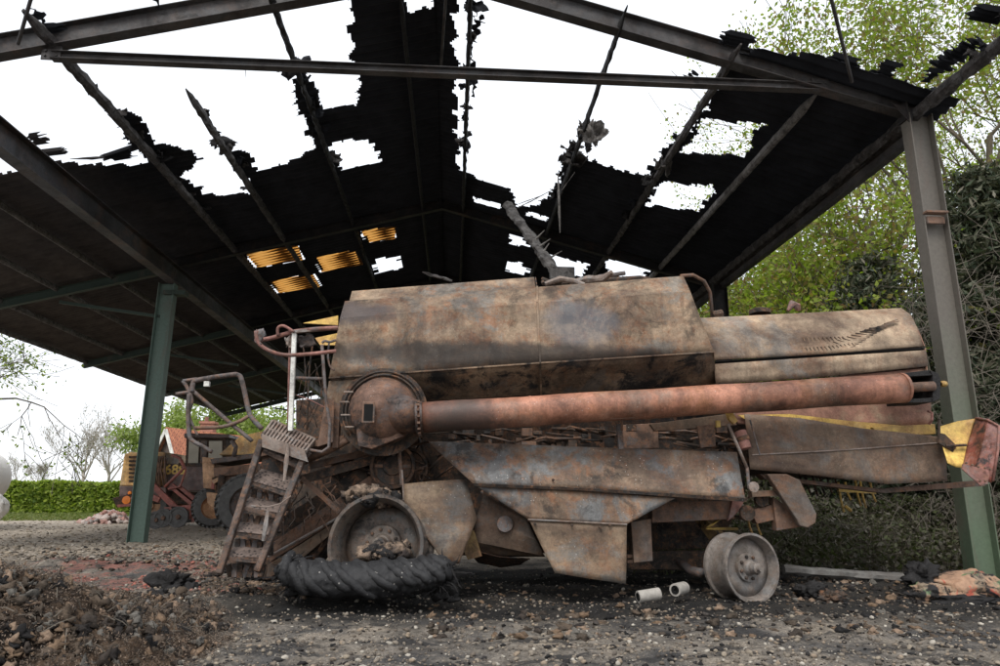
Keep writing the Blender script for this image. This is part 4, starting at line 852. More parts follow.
# fibre clumps on and in the front rim
def fluff(px,py,Y,w,h,n,label,base,mats=('fluff','black')):
    mb={m:[] for m in mats}
    e=empty('debris_clump',base,label,'debris')
    V={m:MB() for m in mats}; C=[]
    for i in range(n):
        m=mats[0] if random.random()<.65 else mats[1]
        a=random.uniform(0,math.pi); x=px+random.gauss(0,.38)*w; y=py+random.gauss(0,.35)*h; s=random.uniform(.02,.06)
        bm=bmesh.new(); bmesh.ops.create_icosphere(bm,subdivisions=2,radius=1); c=P(x,y,Y+random.uniform(-.1,.12)); sd=random.uniform(0,99)
        for v in bm.verts:
            q=v.co; k=1+.9*nn(q.x*1.8+sd,q.y*1.8,q.z*1.8)+.5*nn(q.x*5+sd,q.y*5,q.z*5); v.co=c+Vector((q.x*s*1.3*k,q.y*s*k,q.z*s*k))
        for _ in range(45):
            d=Vector((random.gauss(0,1),random.gauss(0,1),random.gauss(0,1))).normalized()*s*random.uniform(.8,1.35); C.append(tuple(c+d))
        V[m].add([v.co for v in bm.verts],[tuple(v.index for v in f.verts) for f in bm.faces]); bm.free()
    o=leaves('loose_fibre',C,.02,M['fibre'],e,.3)
    for m in mats: V[m].build('burnt_fibre' if m==mats[0] else 'char',M[m],e,smooth=True)
fluff(368,496,7.15,26,7,70,'tan fluffy burnt fibre heaped on top of the front rim',P(368,505,7.15)); fluff(382,498,7.2,20,8,30,'black and tan burnt fibre draped over the right shoulder of the front rim',P(385,506,7.2))
fluff(385,552,6.98,28,10,80,'clump of burnt fibre and char lying inside the dish of the front rim',P(380,562,6.98),('fluff','black'))
# pipe ends
def pipe_piece(p,d,L,r,lab):
    d=Vector(d).normalized(); o=MB().lathe(p,d,[(0,r*.7),(0,r),(L*.96,r),(L,r*.95),(L,r*.6),(L*.98,.0)],24); e=empty('pipe_piece',(p.x,p.y,0),lab,'pipe','loose pale pipe pieces')
    o.build('sleeve',M['pipe'],e,auto=40); MB().lathe(p,d,[(-.004,r*.68),(.01,r*.66),(.01,r*.3)],20).build('bore',M['hole'],e)  # bore is a black ring painting the shade inside the pipe
pipe_piece(P(638,597,6.75),(1,.18,.12),.22,.055,'pale stubby pipe lying on the ground pointing right, left of the other pipe'); pipe_piece(P(675,590,7.0),(.7,.7,.02),.2,.06,'pale stubby pipe with dark bore, close to the rear wheel')
# concrete post lying behind the rear wheel
kb=MB(); a,b=P(783,566,8.1),P(908,578,7.9); a.z=.22;b.z=.14
o=charred('concrete_post',a,b,.16,.1,M['concrete'],None,.008,.06,False); single(o,'long grey concrete post lying on its side behind the rear wheel','post',(a+b)/2-Vector((0,0,.06)))
o=charred('charred_plank',P(785,588,7.9),P(880,590,7.8),.14,.1,M['wood'],None,.03,.06); single(o,'charred black plank under the concrete post','plank',P(830,594,7.85))
o=charred('charred_stick',P(423,272,8.2),P(452,281,7.9),.07,.06,M['wood'],None,.02,.04); single(o,'short charred stick lying on the tank lid','stick',P(440,280,8.0))
# burnt sack by the right post
sk_=empty('burnt_sack',P(950,600,7.5),'burnt sack with scorched orange, red and green print and a black folded end','sack')
mm=N('printed sack'); n1=mm.noise(3.2,6,.6,.8); c=mm.ramp(n1,[(.36,(.2,.12,.08)),(.5,(.36,.22,.14)),(.6,(.22,.17,.12))]); 
c=mm.mix(mm.ramp(mm.noise(4.4,4,.6,.4,mm.map(loc=(5,1,2))),[(.6,0.),(.64,.9)]),c,(.08,.15,.07)); c=mm.mix(mm.ramp(mm.noise(5,4,.6,.4,mm.map(loc=(1,9,2))),[(.6,0.),(.64,.9)]),c,(.38,.08,.05))
c=mm.mix(mm.ramp(mm.noise(2.5,6,.7,1,mm.map(loc=(2,2,7))),[(.5,0.),(.55,1.)]),c,(.015,.014,.014)); mm.bump(mm.noise(12,6,.7),.6,.03); sackm=mm.fin(c,.7)
blob('sack_body',P(968,588,7.3),(.42,.25,.17),sackm,sk_,3.,.35,4,2.2); blob('sack_body',P(932,592,7.2),(.26,.12,.09),sackm,sk_,9.,.4,4,2.2)
blob('burnt_end',P(922,576,7.4),(.15,.14,.13),'black',sk_,5.,.8,4); blob('burnt_end',P(970,601,7.12),(.48,.14,.08),'black',sk_,15.,.6,4)
# charred lumps and rocks
for i,(x,y,s,mt,lb,ct,nm) in enumerate([(172,590,.17,'black','heap of black glossy char among the red brick crumbs','char','char_lump'),(190,596,.1,'black','small black char lump right of the larger char heap','char','char_lump'),(155,600,.09,'black','small black char lump left of the larger char heap','char','char_lump'),
  (136,615,.085,'concrete','grey broken stone in front of the char heap','stone','rock'),(152,616,.055,'pipe','pale broken stone beside the grey one','stone','rock'),(218,604,.05,'pipe','pale cream stone at the foot of the debris ridge','stone','rock'),
  (104,567,.07,'pipe','pale rock on the far rim of the red brick patch','stone','rock'),(262,578,.14,'black','flat black slab of char leaning by the ladder foot','char','char_lump'),(278,566,.1,'black','char lump between the ladder and the tyre','char','char_lump'),
  (92,604,.06,'black','black cinder on the crest of the ash heap','char','char_lump'),(812,596,.12,'black','char lump in front of the charred plank','char','char_lump'),(832,600,.09,'dark','brown-black lump right of the char lump by the plank','char','char_lump')]):
    p=G(x,y,.03); o=blob(nm,(p.x,p.y,p.z+s*.3),(s*1.15,s,s*.72),mt,None,i*7.3,.8,4,2.6)
    single(o,lb,ct,(p.x,p.y,0),'loose char lumps' if mt in('black','dark') else 'loose pale stones')
# ================================================================ scattered bits
def ico(sub):
    bm=bmesh.new(); bmesh.ops.create_icosphere(bm,subdivisions=sub,radius=1); V=np.array([v.co for v in bm.verts]); Fc=np.array([[v.index for v in f.verts] for f in bm.faces]); bm.free(); return V,Fc
def scatter(name,pts,sizes,mat,sub=1,rough=.35,flat=.65,label=None,cat=None,sunk=.25):
    V0,F0=ico(sub); T=[]
    for k in range(12):
        sd=k*5.3+random.random()*50; r=np.array([1+rough*2*nn(v[0]*1.2+sd,v[1]*1.2,v[2]*1.2)+rough*nn(v[0]*3+sd,v[1]*3,v[2]*3) for v in V0]); T.append(V0*r[:,None])
    Vs=[];Fs=[];b=0
    for p,s in zip(pts,sizes):
        t=T[random.randrange(12)]*np.array([random.uniform(.7,1.4),random.uniform(.7,1.3),flat*random.uniform(.7,1.3)])*s
        a=random.uniform(0,6.28);c_,s_=math.cos(a),math.sin(a); t=t@np.array([[c_,s_,0],[-s_,c_,0],[0,0,1]]); tl=random.uniform(-.4,.4); c_,s_=math.cos(tl),math.sin(tl); t=t@np.array([[c_,0,s_],[0,1,0],[-s_,0,c_]])
        Vs.append(t+np.array([p[0],p[1],p[2]+s*flat*(1-2*sunk)*.6])); Fs.append(F0+b); b+=len(V0)
    o=raw(name,np.concatenate(Vs),np.concatenate(Fs),mat,None,sub>1); o['kind']='stuff'
    if label:o['label']=label;o['category']=cat
    return o
def gpts(n,x0,x1,y0,y1,pw=1.):
    out=[]
    for _ in range(n):
        px=random.uniform(x0,x1);py=y0+(y1-y0)*random.random()**pw; p=G(px,py); out.append((p.x,p.y,gz(p.x,p.y)))
    return out
pp=gpts(14000,-40,1040,560,700)+gpts(900,0,330,535,600); scatter('gravel',pp,[random.choice([.004,.005,.006,.008,.011,.018])*random.uniform(.7,1.3) for _ in pp],M['pebble'],1,.2,.7,'pale and brown pebbles strewn over the yard','gravel')
pp=gpts(4200,-30,340,519,562,1.); scatter('clods',pp,[random.choice([.015,.022,.03,.045])*random.uniform(.6,1.3) for _ in pp],chunkm('earth clods',[(.3,.25,.19),(.2,.17,.13),(.36,.32,.27),(.13,.11,.09),(.25,.2,.15)]),1,.4,.4,'brown earth clods and gravel on the middle of the yard','earth')
pp=gpts(3600,-40,1040,560,700)+gpts(1500,200,1000,572,612); scatter('cinders',pp,[random.choice([.005,.006,.008,.011,.02])*random.uniform(.7,1.3) for _ in pp],M['char'],1,.4,.6,'black cinders strewn over the yard and under the combine','cinders')
pp=gpts(1400,200,330,572,606)+gpts(700,430,1000,585,640)+gpts(800,40,260,545,575)+gpts(500,770,930,576,604); scatter('debris',pp,[random.choice([.01,.014,.02,.034])*random.uniform(.6,1.3) for _ in pp],M['ashc'],2,.6,.6,'brown burnt debris crumbs on the ridges of scraped-up ground','debris')
pp=[p for p in gpts(3000,60,260,552,602) if nn(p[0]*1.3,p[1]*1.3,4)>.0]; scatter('brick_crumbs',pp,[random.choice([.008,.012,.018,.026])*random.uniform(.6,1.3) for _ in pp],M['brick'],1,.3,.6,'red brick crumbs in the patch left of the ladder','brick crumbs')
# ash heap, bottom left
def heap_z(x,y):
    # crest runs from the left edge towards the camera's right
    c=Vector((x+3.75,y-5.2,0)); h=.6*math.exp(-(c.x/1.25)**2-(c.y/1.3)**2)
    c=Vector((x+2.55,y-4.55,0)); h+=.3*math.exp(-(c.x/.55)**2-(c.y/.7)**2)
    return h
def ash_heap():
    nx,ny=340,300; V=[]
    for j in range(ny):
        y=3.1+4.4*j/(ny-1)
        for i in range(nx):
            x=-6.6+5.4*i/(nx-1); h=heap_z(x,y)
            k=min(1,h/.1); z=gz(x,y)-.05+h+k*(.09*nn(x*3.2,y*3.2,2)+.06*abs(nn(x*8,y*8,4))+.04*nn(x*19,y*19,1)+.035*nn(x*45,y*45))
            V.append((x,y,z))
    idx=np.arange(nx*ny).reshape(ny,nx); Fc=np.stack([idx[:-1,:-1],idx[:-1,1:],idx[1:,1:],idx[1:,:-1]],-1).reshape(-1,4)
    m=N('ash heap fibre'); a=m.noise(3.2,9,.72,.5); b=m.noise(18,8,.75); c=m.noise(60,5,.7)
    col=m.ramp(a,[(.36,(.02,.019,.018)),(.46,(.07,.05,.037)),(.55,(.17,.115,.077)),(.66,(.11,.1,.09))]); col=m.mix(.9,col,m.ramp(b,[(.33,.25),(.5,.9),(.66,1.6)]),'MULTIPLY'); col=m.mix(.6,col,m.ramp(c,[(.3,.5),(.7,1.5)]),'MULTIPLY')
    m.bump(m.math('ADD',b,m.math('MULTIPLY',c,.5)),1.,.08); mat=m.fin(col,.95,0,.15)
    o=raw('ash_heap',V,Fc,mat,None,True); tag(o,'heap of brown and black burnt fibre and ash in the near left corner','ash heap',None,'stuff')
ash_heap()
pp=[];ss=[]
while len(pp)<5200:
    x=random.uniform(-5.4,-1.4);y=random.uniform(3.3,7.0);h=heap_z(x,y)
    if h>.03 and random.random()<h*3+.15: pp.append((x,y,gz(x,y)-.05+h+.02)); ss.append(random.choice([.008,.011,.014,.018,.024,.034])*random.uniform(.6,1.2))
scatter('heap_clumps',pp,ss,M['ashc'],2,.8,.9,'ragged clumps of burnt fibre covering the ash heap','debris',.1)
def fibre(name,gen,n,size,label):
    C=[]
    while len(C)<n:
        q=gen()
        if q is None: continue
        x,y,z=q; z+=.05*abs(nn(x*9,y*9,5))+.04*abs(nn(x*21,y*21,2)); C.append((x+random.gauss(0,.006),y+random.gauss(0,.006),z+random.random()**2*.03))
    o=leaves(name,C,size,M['fibre'],None,.3); return tag(o,label,'debris',None,'stuff')
def gh():
    x=random.uniform(-5.6,-1.3);y=random.uniform(3.2,7.0);h=heap_z(x,y)
    if h<.025 or nn(x*4,y*4,8)<-.25: return None
    k=min(1,h/.1); return (x,y,gz(x,y)-.05+h+k*(.09*nn(x*3.2,y*3.2,2)+.06*abs(nn(x*8,y*8,4))))
fibre('burnt_fibre',gh,130000,.014,'matted brown burnt fibre covering the ash heap')
def gr():
    p=G(random.uniform(180,340),random.uniform(574,606)); 
    return None if nn(p.x*3,p.y*3,3)<0 else (p.x,p.y,gz(p.x,p.y)-.02)
fibre('fibre_litter',gr,24000,.014,'brown burnt fibre strewn at the foot of the ladder and before the tyre')
# stalks sticking out of the heap
mb=MB()
for _ in range(260):
    x=random.uniform(-5,-1.7);y=random.uniform(3.4,6.4);h=heap_z(x,y)
    if h<.05: continue
    p=Vector((x,y,gz(x,y)+h)); d=Vector((random.uniform(-1,1),random.uniform(-1,1),random.uniform(0,.7))).normalized()*random.uniform(.05,.17); mb.tube([p,p+d*.5+Vector((0,0,.01)),p+d],[.004,.003,.002],4)
o=mb.build('burnt_stalks',M['twig']); tag(o,'burnt stalks sticking out of the ash heap','stalks',None,'stuff')
# ================================================================ VEGETATION AND FAR YARD
def grow(mb,p,d,r,L,lev,tips,spread=.5,up=.12,seg=4,kids=3,minr=.006):
    pts=[p];rr=[r]
    for i in range(seg):
        d=(d+Vector((random.gauss(0,.16),random.gauss(0,.16),random.gauss(0,.1)+up))).normalized(); p=p+d*L/seg; pts.append(p); rr.append(max(minr,r*(1-.45*(i+1)/seg)))
        if lev<=1: tips.append(p)
    mb.tube(pts,rr,7 if r>.05 else 4,caps=False)
    if lev==0: return
    for k in range(kids):
        i=random.randint(max(1,seg//2),seg); q=pts[i]; a=Vector((random.gauss(0,1),random.gauss(0,1),random.gauss(0,.6))); a=(a-d*a.dot(d)).normalized()
        grow(mb,q,(d+a*random.uniform(spread*.7,spread*1.6)).normalized(),rr[i]*random.uniform(.5,.75),L*random.uniform(.6,.82),lev-1,tips,spread,up,seg,kids,minr)
def tree(name,base,h,r,label,cat,group,leafmat,nleaf,lsz,bark='bark',lev=4,kids=3,spread=.6,trunk=.4,sigma=.28,lean=(0,0),droop=0,up=.1,minr=.008,th=None):
    e=empty(name,base,label,cat,group); b=Vector(base); mb=MB();tips=[]
    top=b+Vector((lean[0]*h*.4,lean[1]*h*.4,h*trunk)); pts=[b-Vector((0,0,.2)),b.lerp(top,.3)+Vector((random.gauss(0,.1),0,0)),b.lerp(top,.65),top]
    mb.tube(pts,[r*1.3,r,r*.9,r*.8],12)
    n0=5
    for k in range(n0):
        a=2*math.pi*k/n0+random.uniform(-.4,.4); st=top if k%2 else b.lerp(top,random.uniform(.6,.95))
        grow(mb,st,Vector((math.cos(a)*.7,math.sin(a)*.7,random.uniform(.5,1.1))).normalized(),r*.55,h*.26,lev-1,tips,spread,up,4,kids,minr)
    grow(mb,top,Vector((lean[0],lean[1],1)).normalized(),r*.7,h*.3,lev-1,tips,spread,up,4,kids,minr)
    mb.build('trunk',M[bark],e,smooth=True)
    if nleaf:
        T=np.array([tuple(t) for t in tips]); T=T[rng.random(len(T))<.4] if nleaf>5000 else T; c=T[rng.integers(0,len(T),nleaf)]+rng.normal(size=(nleaf,3))*sigma
        if b.x>0 and b.y<40: c=c[(c[:,0]>7.1)&((c[:,0]>8.3)|(c[:,2]<8))]; nleaf=len(c)
        if droop: c[:,2]-=abs(rng.normal(size=nleaf))*droop
        leaves('crown',c,lsz,leafmat,e)
    return e
def gpt(px,Y): p=P(px,500,Y); return (p.x,Y,0)
# broadleaf trees behind the barn's right side
TG='spring trees behind the right side of the barn'
for (x,Y,h,r,lb,nl,ls,tr,lv,sg) in [(10.0,17.5,11,.16,'spring-green tree just left of the right post',15000,.14,.2,5,.28),(8.9,21,10.0,.15,'slender spring-green tree beside the rear post, behind the hood',15000,.14,.15,5,.5),
    (14.3,17.5,19,.2,'tall spring-green tree rising behind the roof corner',34000,.13,.28,5,.3),(16.4,24,21,.22,'tallest thin tree with sky between its twigs above the roof edge',24000,.13,.3,5,.3),(20.,20,20,.24,'spring-green tree rising at the right edge of the photo',24000,.14,.28,5,.3),(9.3,25,13,.18,'far green tree seen through the gap under the right eave',16000,.16,.12,5,.6),
    (11.6,21.5,12,.16,'leafy tree filling the gap behind the right barn post',15000,.15,.15,5,.5)]:
    tree('broadleaf_tree',(x,Y,0),h,r,lb,'tree',TG,M['leaf'],nl,ls,'bark',lv,3,.62,tr,sg,up=.05)
    
# ivy-clad dry leaves on two of them
def ivy(px,Y,h,n,lb):
    b=gpt(px,Y); e=empty('ivy_trunk',b,lb,'tree',None); MB().tube([Vector(b),Vector(b)+Vector((.2,0,h*.5)),Vector(b)+Vector((-.1,0,h))],[.22,.17,.1],10).build('trunk',M['bark'],e,smooth=True)
    z=rng.uniform(0,h,n); a=rng.uniform(0,6.28,n); rr=np.abs(rng.normal(size=n))*.3+.15; leaves('crown',np.stack([b[0]+np.cos(a)*rr,b[1]+np.sin(a)*rr,z],1),.13,M['hedge'],e)
ivy(812,19,6.6,3200,'ivy-clad trunk in the gap between the hood and the roof')
# conifers
def conifer(base,h,R,label,n,twigs=0,z0=.3,layers=26):
    e=empty('conifer',base,label,'tree','dark conifers at the right'); b=Vector(base); mb=MB(); mb.tube([b,b+Vector((0,0,h))],[.22,.03],10); pts=[]
    for i in range(layers):
        z=z0+(h-z0)*i/layers; rr=R*(1-(i/layers)**1.3)*random.uniform(.8,1.1)+.2
        for k in range(8):
            a=random.uniform(0,6.28); d=Vector((math.cos(a),math.sin(a),0)); q=[b+Vector((0,0,z))+d*rr*t+Vector((0,0,.28*rr*t-.42*rr*t*t)) for t in(0,.35,.7,1)]
            mb.tube(q,[.03,.022,.012,.004],4,caps=False)
            for _ in range(n//(layers*8)):
                t=random.random()**.6; p=b+Vector((0,0,z))+d*rr*t+Vector((0,0,.28*rr*t-.42*rr*t*t)); pts.append((p.x+random.gauss(0,.13+.1*t),p.y+random.gauss(0,.13+.1*t),p.z+random.gauss(0,.07)-abs(random.gauss(0,.1))))
    mb.build('trunk',M['bark'],e); leaves('crown',pts,.17,M['needle'],e,.28)
    return e
conifer((10.4,12.2,0),7.6,2.9,'dark drooping conifer directly right of the barn post',44000)
conifer((12.8,11.5,0),9.5,3.0,'dark conifer at the right edge of the photo',36000)
conifer((9.4,14.6,0),6.6,2.6,'low dark conifer between the hood and the right post',20000)
# dead twig tangle in front of the conifers
def tangle(name,label,cat,spots,n,mat,zr,L=(.5,1.5),r=.008):
    mb=MB()
    for _ in range(n):
        x,y,sx,sy=random.choice(spots); p=Vector((x+random.uniform(-sx,sx),y+random.uniform(-sy,sy),random.uniform(*zr))); d=Vector((random.gauss(0,1),random.gauss(0,.5),random.gauss(.3,.7))).normalized(); l=random.uniform(*L); pts=[p]
        for i in range(5):
            d=(d+Vector((random.gauss(0,.25),random.gauss(0,.25),random.gauss(0,.2)-.05))).normalized(); pts.append(pts[-1]+d*l/5)
            if i in(1,2,3) and random.random()<.6:
                e=(d+Vector((random.gauss(0,.8),random.gauss(0,.5),random.gauss(0,.6)))).normalized(); mb.tube([pts[-1],pts[-1]+e*l*.15,pts[-1]+e*l*.28+Vector((0,0,-.03))],[r*.6,r*.45,r*.3],3,caps=False)
        mb.tube(pts,[r,r*.9,r*.8,r*.6,r*.5,r*.3],4,caps=False)
    o=mb.build(name,mat); return tag(o,label,cat,None,'stuff')
tangle('dead_twigs','tangle of bare grey twigs in front of the dark conifers','dead twigs',[(9.2,9.9,1.6,.5),(10.5,10.2,1.5,.6),(8.2,10.6,1.0,.5)],420,M['twig'],(.5,4.8),(.7,1.8),.006)
# evergreen shrubs closing the background behind the tail of the combine
SG='dark evergreen shrubs behind the combine tail'
for (x,y,sx,sy,h,n,lb) in [(5.2,13.4,1.5,.9,2.3,9000,'dark evergreen shrub under the rear post, behind the rear wheel'),(7.6,12.8,1.5,.9,2.6,9000,'dark evergreen shrub behind the long rear panel'),(9.8,11.9,1.4,.9,2.9,9000,'dark evergreen shrub right of the right barn post'),(3.0,17.2,1.6,.9,1.9,5000,'low dark shrub seen under the middle of the combine'),(12.4,12.6,1.6,.9,3.6,9000,'dark evergreen shrub at the right edge of the photo'),(6.4,15.8,1.6,.9,3.0,8000,'tall dark shrub behind the rear hood'),(9.4,14.6,1.6,.9,4.0,9000,'tall dark shrub between the hood and the right post'),(.4,18.6,1.6,.9,1.7,4000,'low dark shrub behind the middle of the threshing body')]:
    e=empty('evergreen_shrub',(x,y,0),lb,'shrub',SG); mb=MB()
    for k in range(9):
        a=random.uniform(0,6.28); mb.tube([Vector((x,y,0)),Vector((x+math.cos(a)*sx*.3,y+math.sin(a)*sy*.3,h*.5)),Vector((x+math.cos(a)*sx*.7,y+math.sin(a)*sy*.7,h*.9))],[.04,.025,.01],5,caps=False)
    mb.build('stem',M['bark'],e)
    d=rng.normal(size=(n,3)); d/=np.linalg.norm(d,axis=1)[:,None]; rr=rng.uniform(.35,1,n)**.5; k=np.array([1+.3*nn(q[0]*2.2+x,q[1]*2.2,q[2]*2.2+y) for q in d])*rr
    leaves('crown',np.stack([x+d[:,0]*sx*k,y+d[:,1]*sy*k,h*.5+d[:,2]*h*.52*k],1),.13,M['brush'] if h<2.4 else M['needle'],e,.45)
# brambles: a low cover of leaves and stalks
pts=[]
for _ in range(42000):
    x=random.uniform(1.6,13);y=random.uniform(9.6,12.6); e=.5+.5*nn(x*.9,y*.9,3); h=(.25+.95*min(1,(y-9.4)/1.9))*(.55+.6*e)
    if x<3 and random.random()>(x-1.6)/1.4: continue
    pts.append((x,y,random.random()**.7*h))
o=leaves('undergrowth',pts,.085,M['brush'],None,.5); tag(o,'low tangle of brambles and dry leaves behind the rear wheel','undergrowth',None,'stuff')
tangle('bramble_stalks','dry bramble stalks arching through the undergrowth','brambles',[(5,10.3,1.8,.6),(7.5,10.4,1.8,.6),(9,10,1.6,.6)],330,M['twig'],(0,.7),(.4,1.2),.004)
# hedge
def hedge(x0,x1,y,h,w,n,lb):
    e=empty('trimmed_hedge',((x0+x1)/2,y,0),lb,'hedge'); MB().box(((x0+x1)/2,y,h/2-.1),(x1-x0,w-.5,h-.3)).build('inner_branches',M['bark'],e)
    C=[]
    for _ in range(n):
        x=random.uniform(x0,x1); f=random.random()
        if f<.72: yy=y-w/2+random.uniform(0,.25); z=random.uniform(0,h)
        elif f<.95: yy=y+random.uniform(-w/2,w/2); z=h-random.uniform(0,.15)
        else: yy=y+w/2; z=random.uniform(0,h)
        C.append((x,yy-.12*nn(x*1.2,z*1.2),z+.12*nn(x*.8,yy)+.08*nn(x*3,yy)))
    leaves('leaves',C,.3,M['hedge'],e,.7)
HY=40
hx0,hx1=P(-90,490,HY).x,P(150,490,HY).x
hedge(hx0,hx1,HY,1.62,1.3,17000,'trimmed green hedge running across the far end of the yard')
# grass verge blades before the hedge
C=[]
for _ in range(15000):
    y=random.uniform(29,39.4); x=P(random.uniform(-80,210),500,y).x; C.append((x,y,random.uniform(0,.1)*(1 if nn(x*.4,y*.4)>-.1 else .2)))
o=leaves('grass',C,.16,M['grassm'],None,.3); tag(o,'rough grass verge in front of the hedge','grass',None,'stuff')
# far bare trees, lime tree, twiggy larch
for i,(px,Y,h,lb) in enumerate([(80,95,12.5,'left of the pair of bare trees beyond the hedge'),(106,92,11.5,'right of the pair of bare trees beyond the hedge'),(14,150,9,'faint leafless tree at the far left beyond the hedge'),(36,160,9,'faint leafless tree left of the bare pair')]):
    tree('bare_tree',gpt(px,Y),h,.2,lb,'tree','bare trees on the skyline',M['leafd'],350,.2,'barkg',5,3,.5,.3,.25,up=.1,minr=.018)
for i,(px,Y,h,lb) in enumerate([(218,52,9.5,'lime green tree behind the tiled house'),(168,60,9.0,'lime green tree left of the tiled roof, behind the green post'),(262,58,9,'lime green tree right of the tiled house, seen through the handrails')]):
    tree('lime_tree',gpt(px,Y),h,.3,lb,'tree','fresh green trees behind the house',M['limel'],16000,.3,'bark',4,3,.7,.22,.5,up=.05,minr=.02)
e=tree('larch',(-16.2,20.5,0),11,.25,'twiggy larch with drooping thin branches at the left edge','tree',None,M['hedge'],2600,.11,'twig',5,3,.75,.3,.12,droop=.3,up=-.02,minr=.008)
mb=MB();C=[]
for k in range(46):
    p=Vector((random.uniform(-15.5,-14),random.uniform(18.5,21),random.uniform(4.9,6.6))); d=Vector((1,random.uniform(-.3,.3),random.uniform(-.2,.1))); pts=[p]
    for i in range(6): d=(d+Vector((random.gauss(0,.12),random.gauss(0,.15),-.16+random.gauss(0,.1)))).normalized(); pts.append(pts[-1]+d*random.uniform(.2,.42)); C+= [tuple(pts[-1]+Vector((random.gauss(0,.08),random.gauss(0,.08),random.gauss(0,.08)))) for _ in range(9)]
    mb.tube(pts,[.016,.013,.011,.009,.007,.005,.003],4,caps=False)
    for q in pts[2:]:
        for _ in range(3): mb.tube([q,q+Vector((random.gauss(0,.12),random.gauss(0,.12),-.15)),q+Vector((random.gauss(.08,.15),random.gauss(0,.12),-.34))],[.005,.004,.002],3,caps=False)
mb.build('hanging_branches',M['twig'],e); leaves('hanging_leaves',C,.1,M['hedge'],e)
# distant tree line
C=[]
for _ in range(14000):
    a=random.uniform(-1.3,1.3); d=random.uniform(190,230); C.append((d*math.sin(a),d*math.cos(a),random.random()*(3.2+2.2*nn(a*9)+1.5*nn(a*40))))
o=leaves('distant_woods',C,1.6,M['leafd'],None,.7); tag(o,'faint line of distant trees on the horizon','woods',None,'stuff')
# ---------------------------------------------------------------- house
HYc=40.5
he=empty('tiled_house',gpt(185,HYc),'dark gabled house with red tiled roof and brick chimney beyond the machines','house')
ap=P(171,428,HYc); el_=P(147,468,HYc); hw=(ap.x-el_.x); ez=el_.z; gx=ap.x
dirn=Vector((.45,.9,0)).normalized(); wd=Vector((.9,-.45,0)).normalized()
A=Vector((gx,HYc,0)); l=A-wd*hw; r=A+wd*hw
mw=simple('dark brick',(.085,.065,.055),.9,.35,9,.3); mt=N('red roof tiles'); bt_=mt.n('ShaderNodeTexBrick'); bt_.inputs['Scale'].default_value=2.2; bt_.inputs['Color1'].default_value=(.5,.2,.11,1); bt_.inputs['Color2'].default_value=(.38,.14,.08,1); bt_.inputs['Mortar'].default_value=(.17,.07,.05,1); bt_.inputs['Mortar Size'].default_value=.03
mt.l(mt.co,bt_.inputs[0]); mtt=mt.fin(mt.mix(.5,bt_.outputs[0],mt.ramp(mt.noise(3,6,.7),[(.3,.6),(.7,1.3)]),'MULTIPLY'),.85)
z=Vector((0,0,1)); back_=dirn*9
MB().prism([l,r,r+z*(ez),A+z*(ap.z-.12),l+z*ez],back_).build('wall',mw,he)
for s in(-1,1):
    ev=A+wd*(s*(hw+.25))+z*(ez-.3)-dirn*.35; rd=A+z*(ap.z+.02)-dirn*.35; MB().add([ev,rd,rd+dirn*9.7,ev+dirn*9.7,ev-z*.12,rd-z*.12,rd+dirn*9.7-z*.12,ev+dirn*9.7-z*.12],[(0,1,2,3),(7,6,5,4),(0,4,5,1),(1,5,6,2),(2,6,7,3),(3,7,4,0)]).build('roof',mtt,he)
    MB().beam(ev-z*.14,rd-z*.14,.06,.2).build('bargeboard',M['white'],he)
cp=P(208,431,HYc+4); ch=MB().box((cp.x,cp.y,cp.z-.1),(.8,.6,1.1)).box((cp.x,cp.y,cp.z+.5),(.95,.75,.14)).build('chimney',simple('brick chimney',(.3,.14,.1),.9,.3,9,.3),he); MB().lathe((cp.x-.15,cp.y,cp.z+.57),(0,0,1),[(0,.13),(.3,.11),(.3,.08)],12).build('chimney_pot',M['brick'],ch)
# ---------------------------------------------------------------- far machines
M['maroon']=burnt('maroon machine paint',(.12,.085,.08),(.075,.045,.045),(.12,.09,.085),2,.1,.1,.1,.15,seed=71,rough=.5,val=1.05,sat=1)
M['orng']=burnt('faded orange paint',(.75,.46,.18),(.4,.22,.1),(.42,.32,.2),1.5,.08,.15,.1,.25,seed=73,rough=.6,val=1.05,sat=1)
M['orbr']=burnt('orange brown burnt machine',(.48,.29,.17),(.34,.19,.11),(.4,.28,.2),2,.15,.2,.2,.3,seed=75,rough=.7,val=1.05,sat=1)
M['redm']=burnt('red implement paint',(.25,.075,.06),(.17,.06,.05),(.3,.12,.1),3,.12,.15,.1,.15,seed=77,rough=.5,val=1.05,sat=1)
M['pane']=simple('dusty cab pane',(.33,.3,.24),.35,.2,1.5,.0)
amb=N('amber lamp'); M['amber']=amb.fin((.8,.22,.03),.3)
MY=24.
def q2(pts,Y): return [P(x,y,Y) for x,y in pts]
h1=empty('root_harvester',gpt(190,MY+1.5),'maroon self-propelled harvester with orange engine cover and beige-windowed cab, parked beyond the left green post','harvester')
def p1(nm,pts,Y,d,mat,par=None,**k): return MB().prism(q2(pts,Y),(0,d,0)).build(nm,M[mat],par or h1,**k)
p1('body',[(158,463),(232,467),(232,491),(152,491),(152,480)],MY,2.2,'maroon',bevel=.03); p1('engine_cover',[(124,454),(130,452),(165,452),(165,486),(119,486)],MY-.1,2.2,'orng',bevel=.05)
p1('bumper',[(119,486),(166,486),(166,497),(119,497)],MY-.15,2.3,'maroon',bevel=.03)
for k in range(7): p1('grille_slat',[(129,456+k*4),(137,456+k*4),(136.6,458+k*4),(128.6,458+k*4)],MY-.13,.05,'dark')
for k in range(3): p1('grille_slat',[(143,456+k*8),(163,456+k*8),(163,460+k*8),(143,460+k*8)],MY-.13,.05,'rust')
MB().lathe(P(130,493,MY-.16),(0,-1,0),[(0,.06),(.03,.06),(.05,.0)],12).build('lamp',M['amber'],h1)
cabm=p1('cab',[(186,436),(226,436),(227,467),(185,467)],MY+.1,1.6,'dark',bevel=.04)
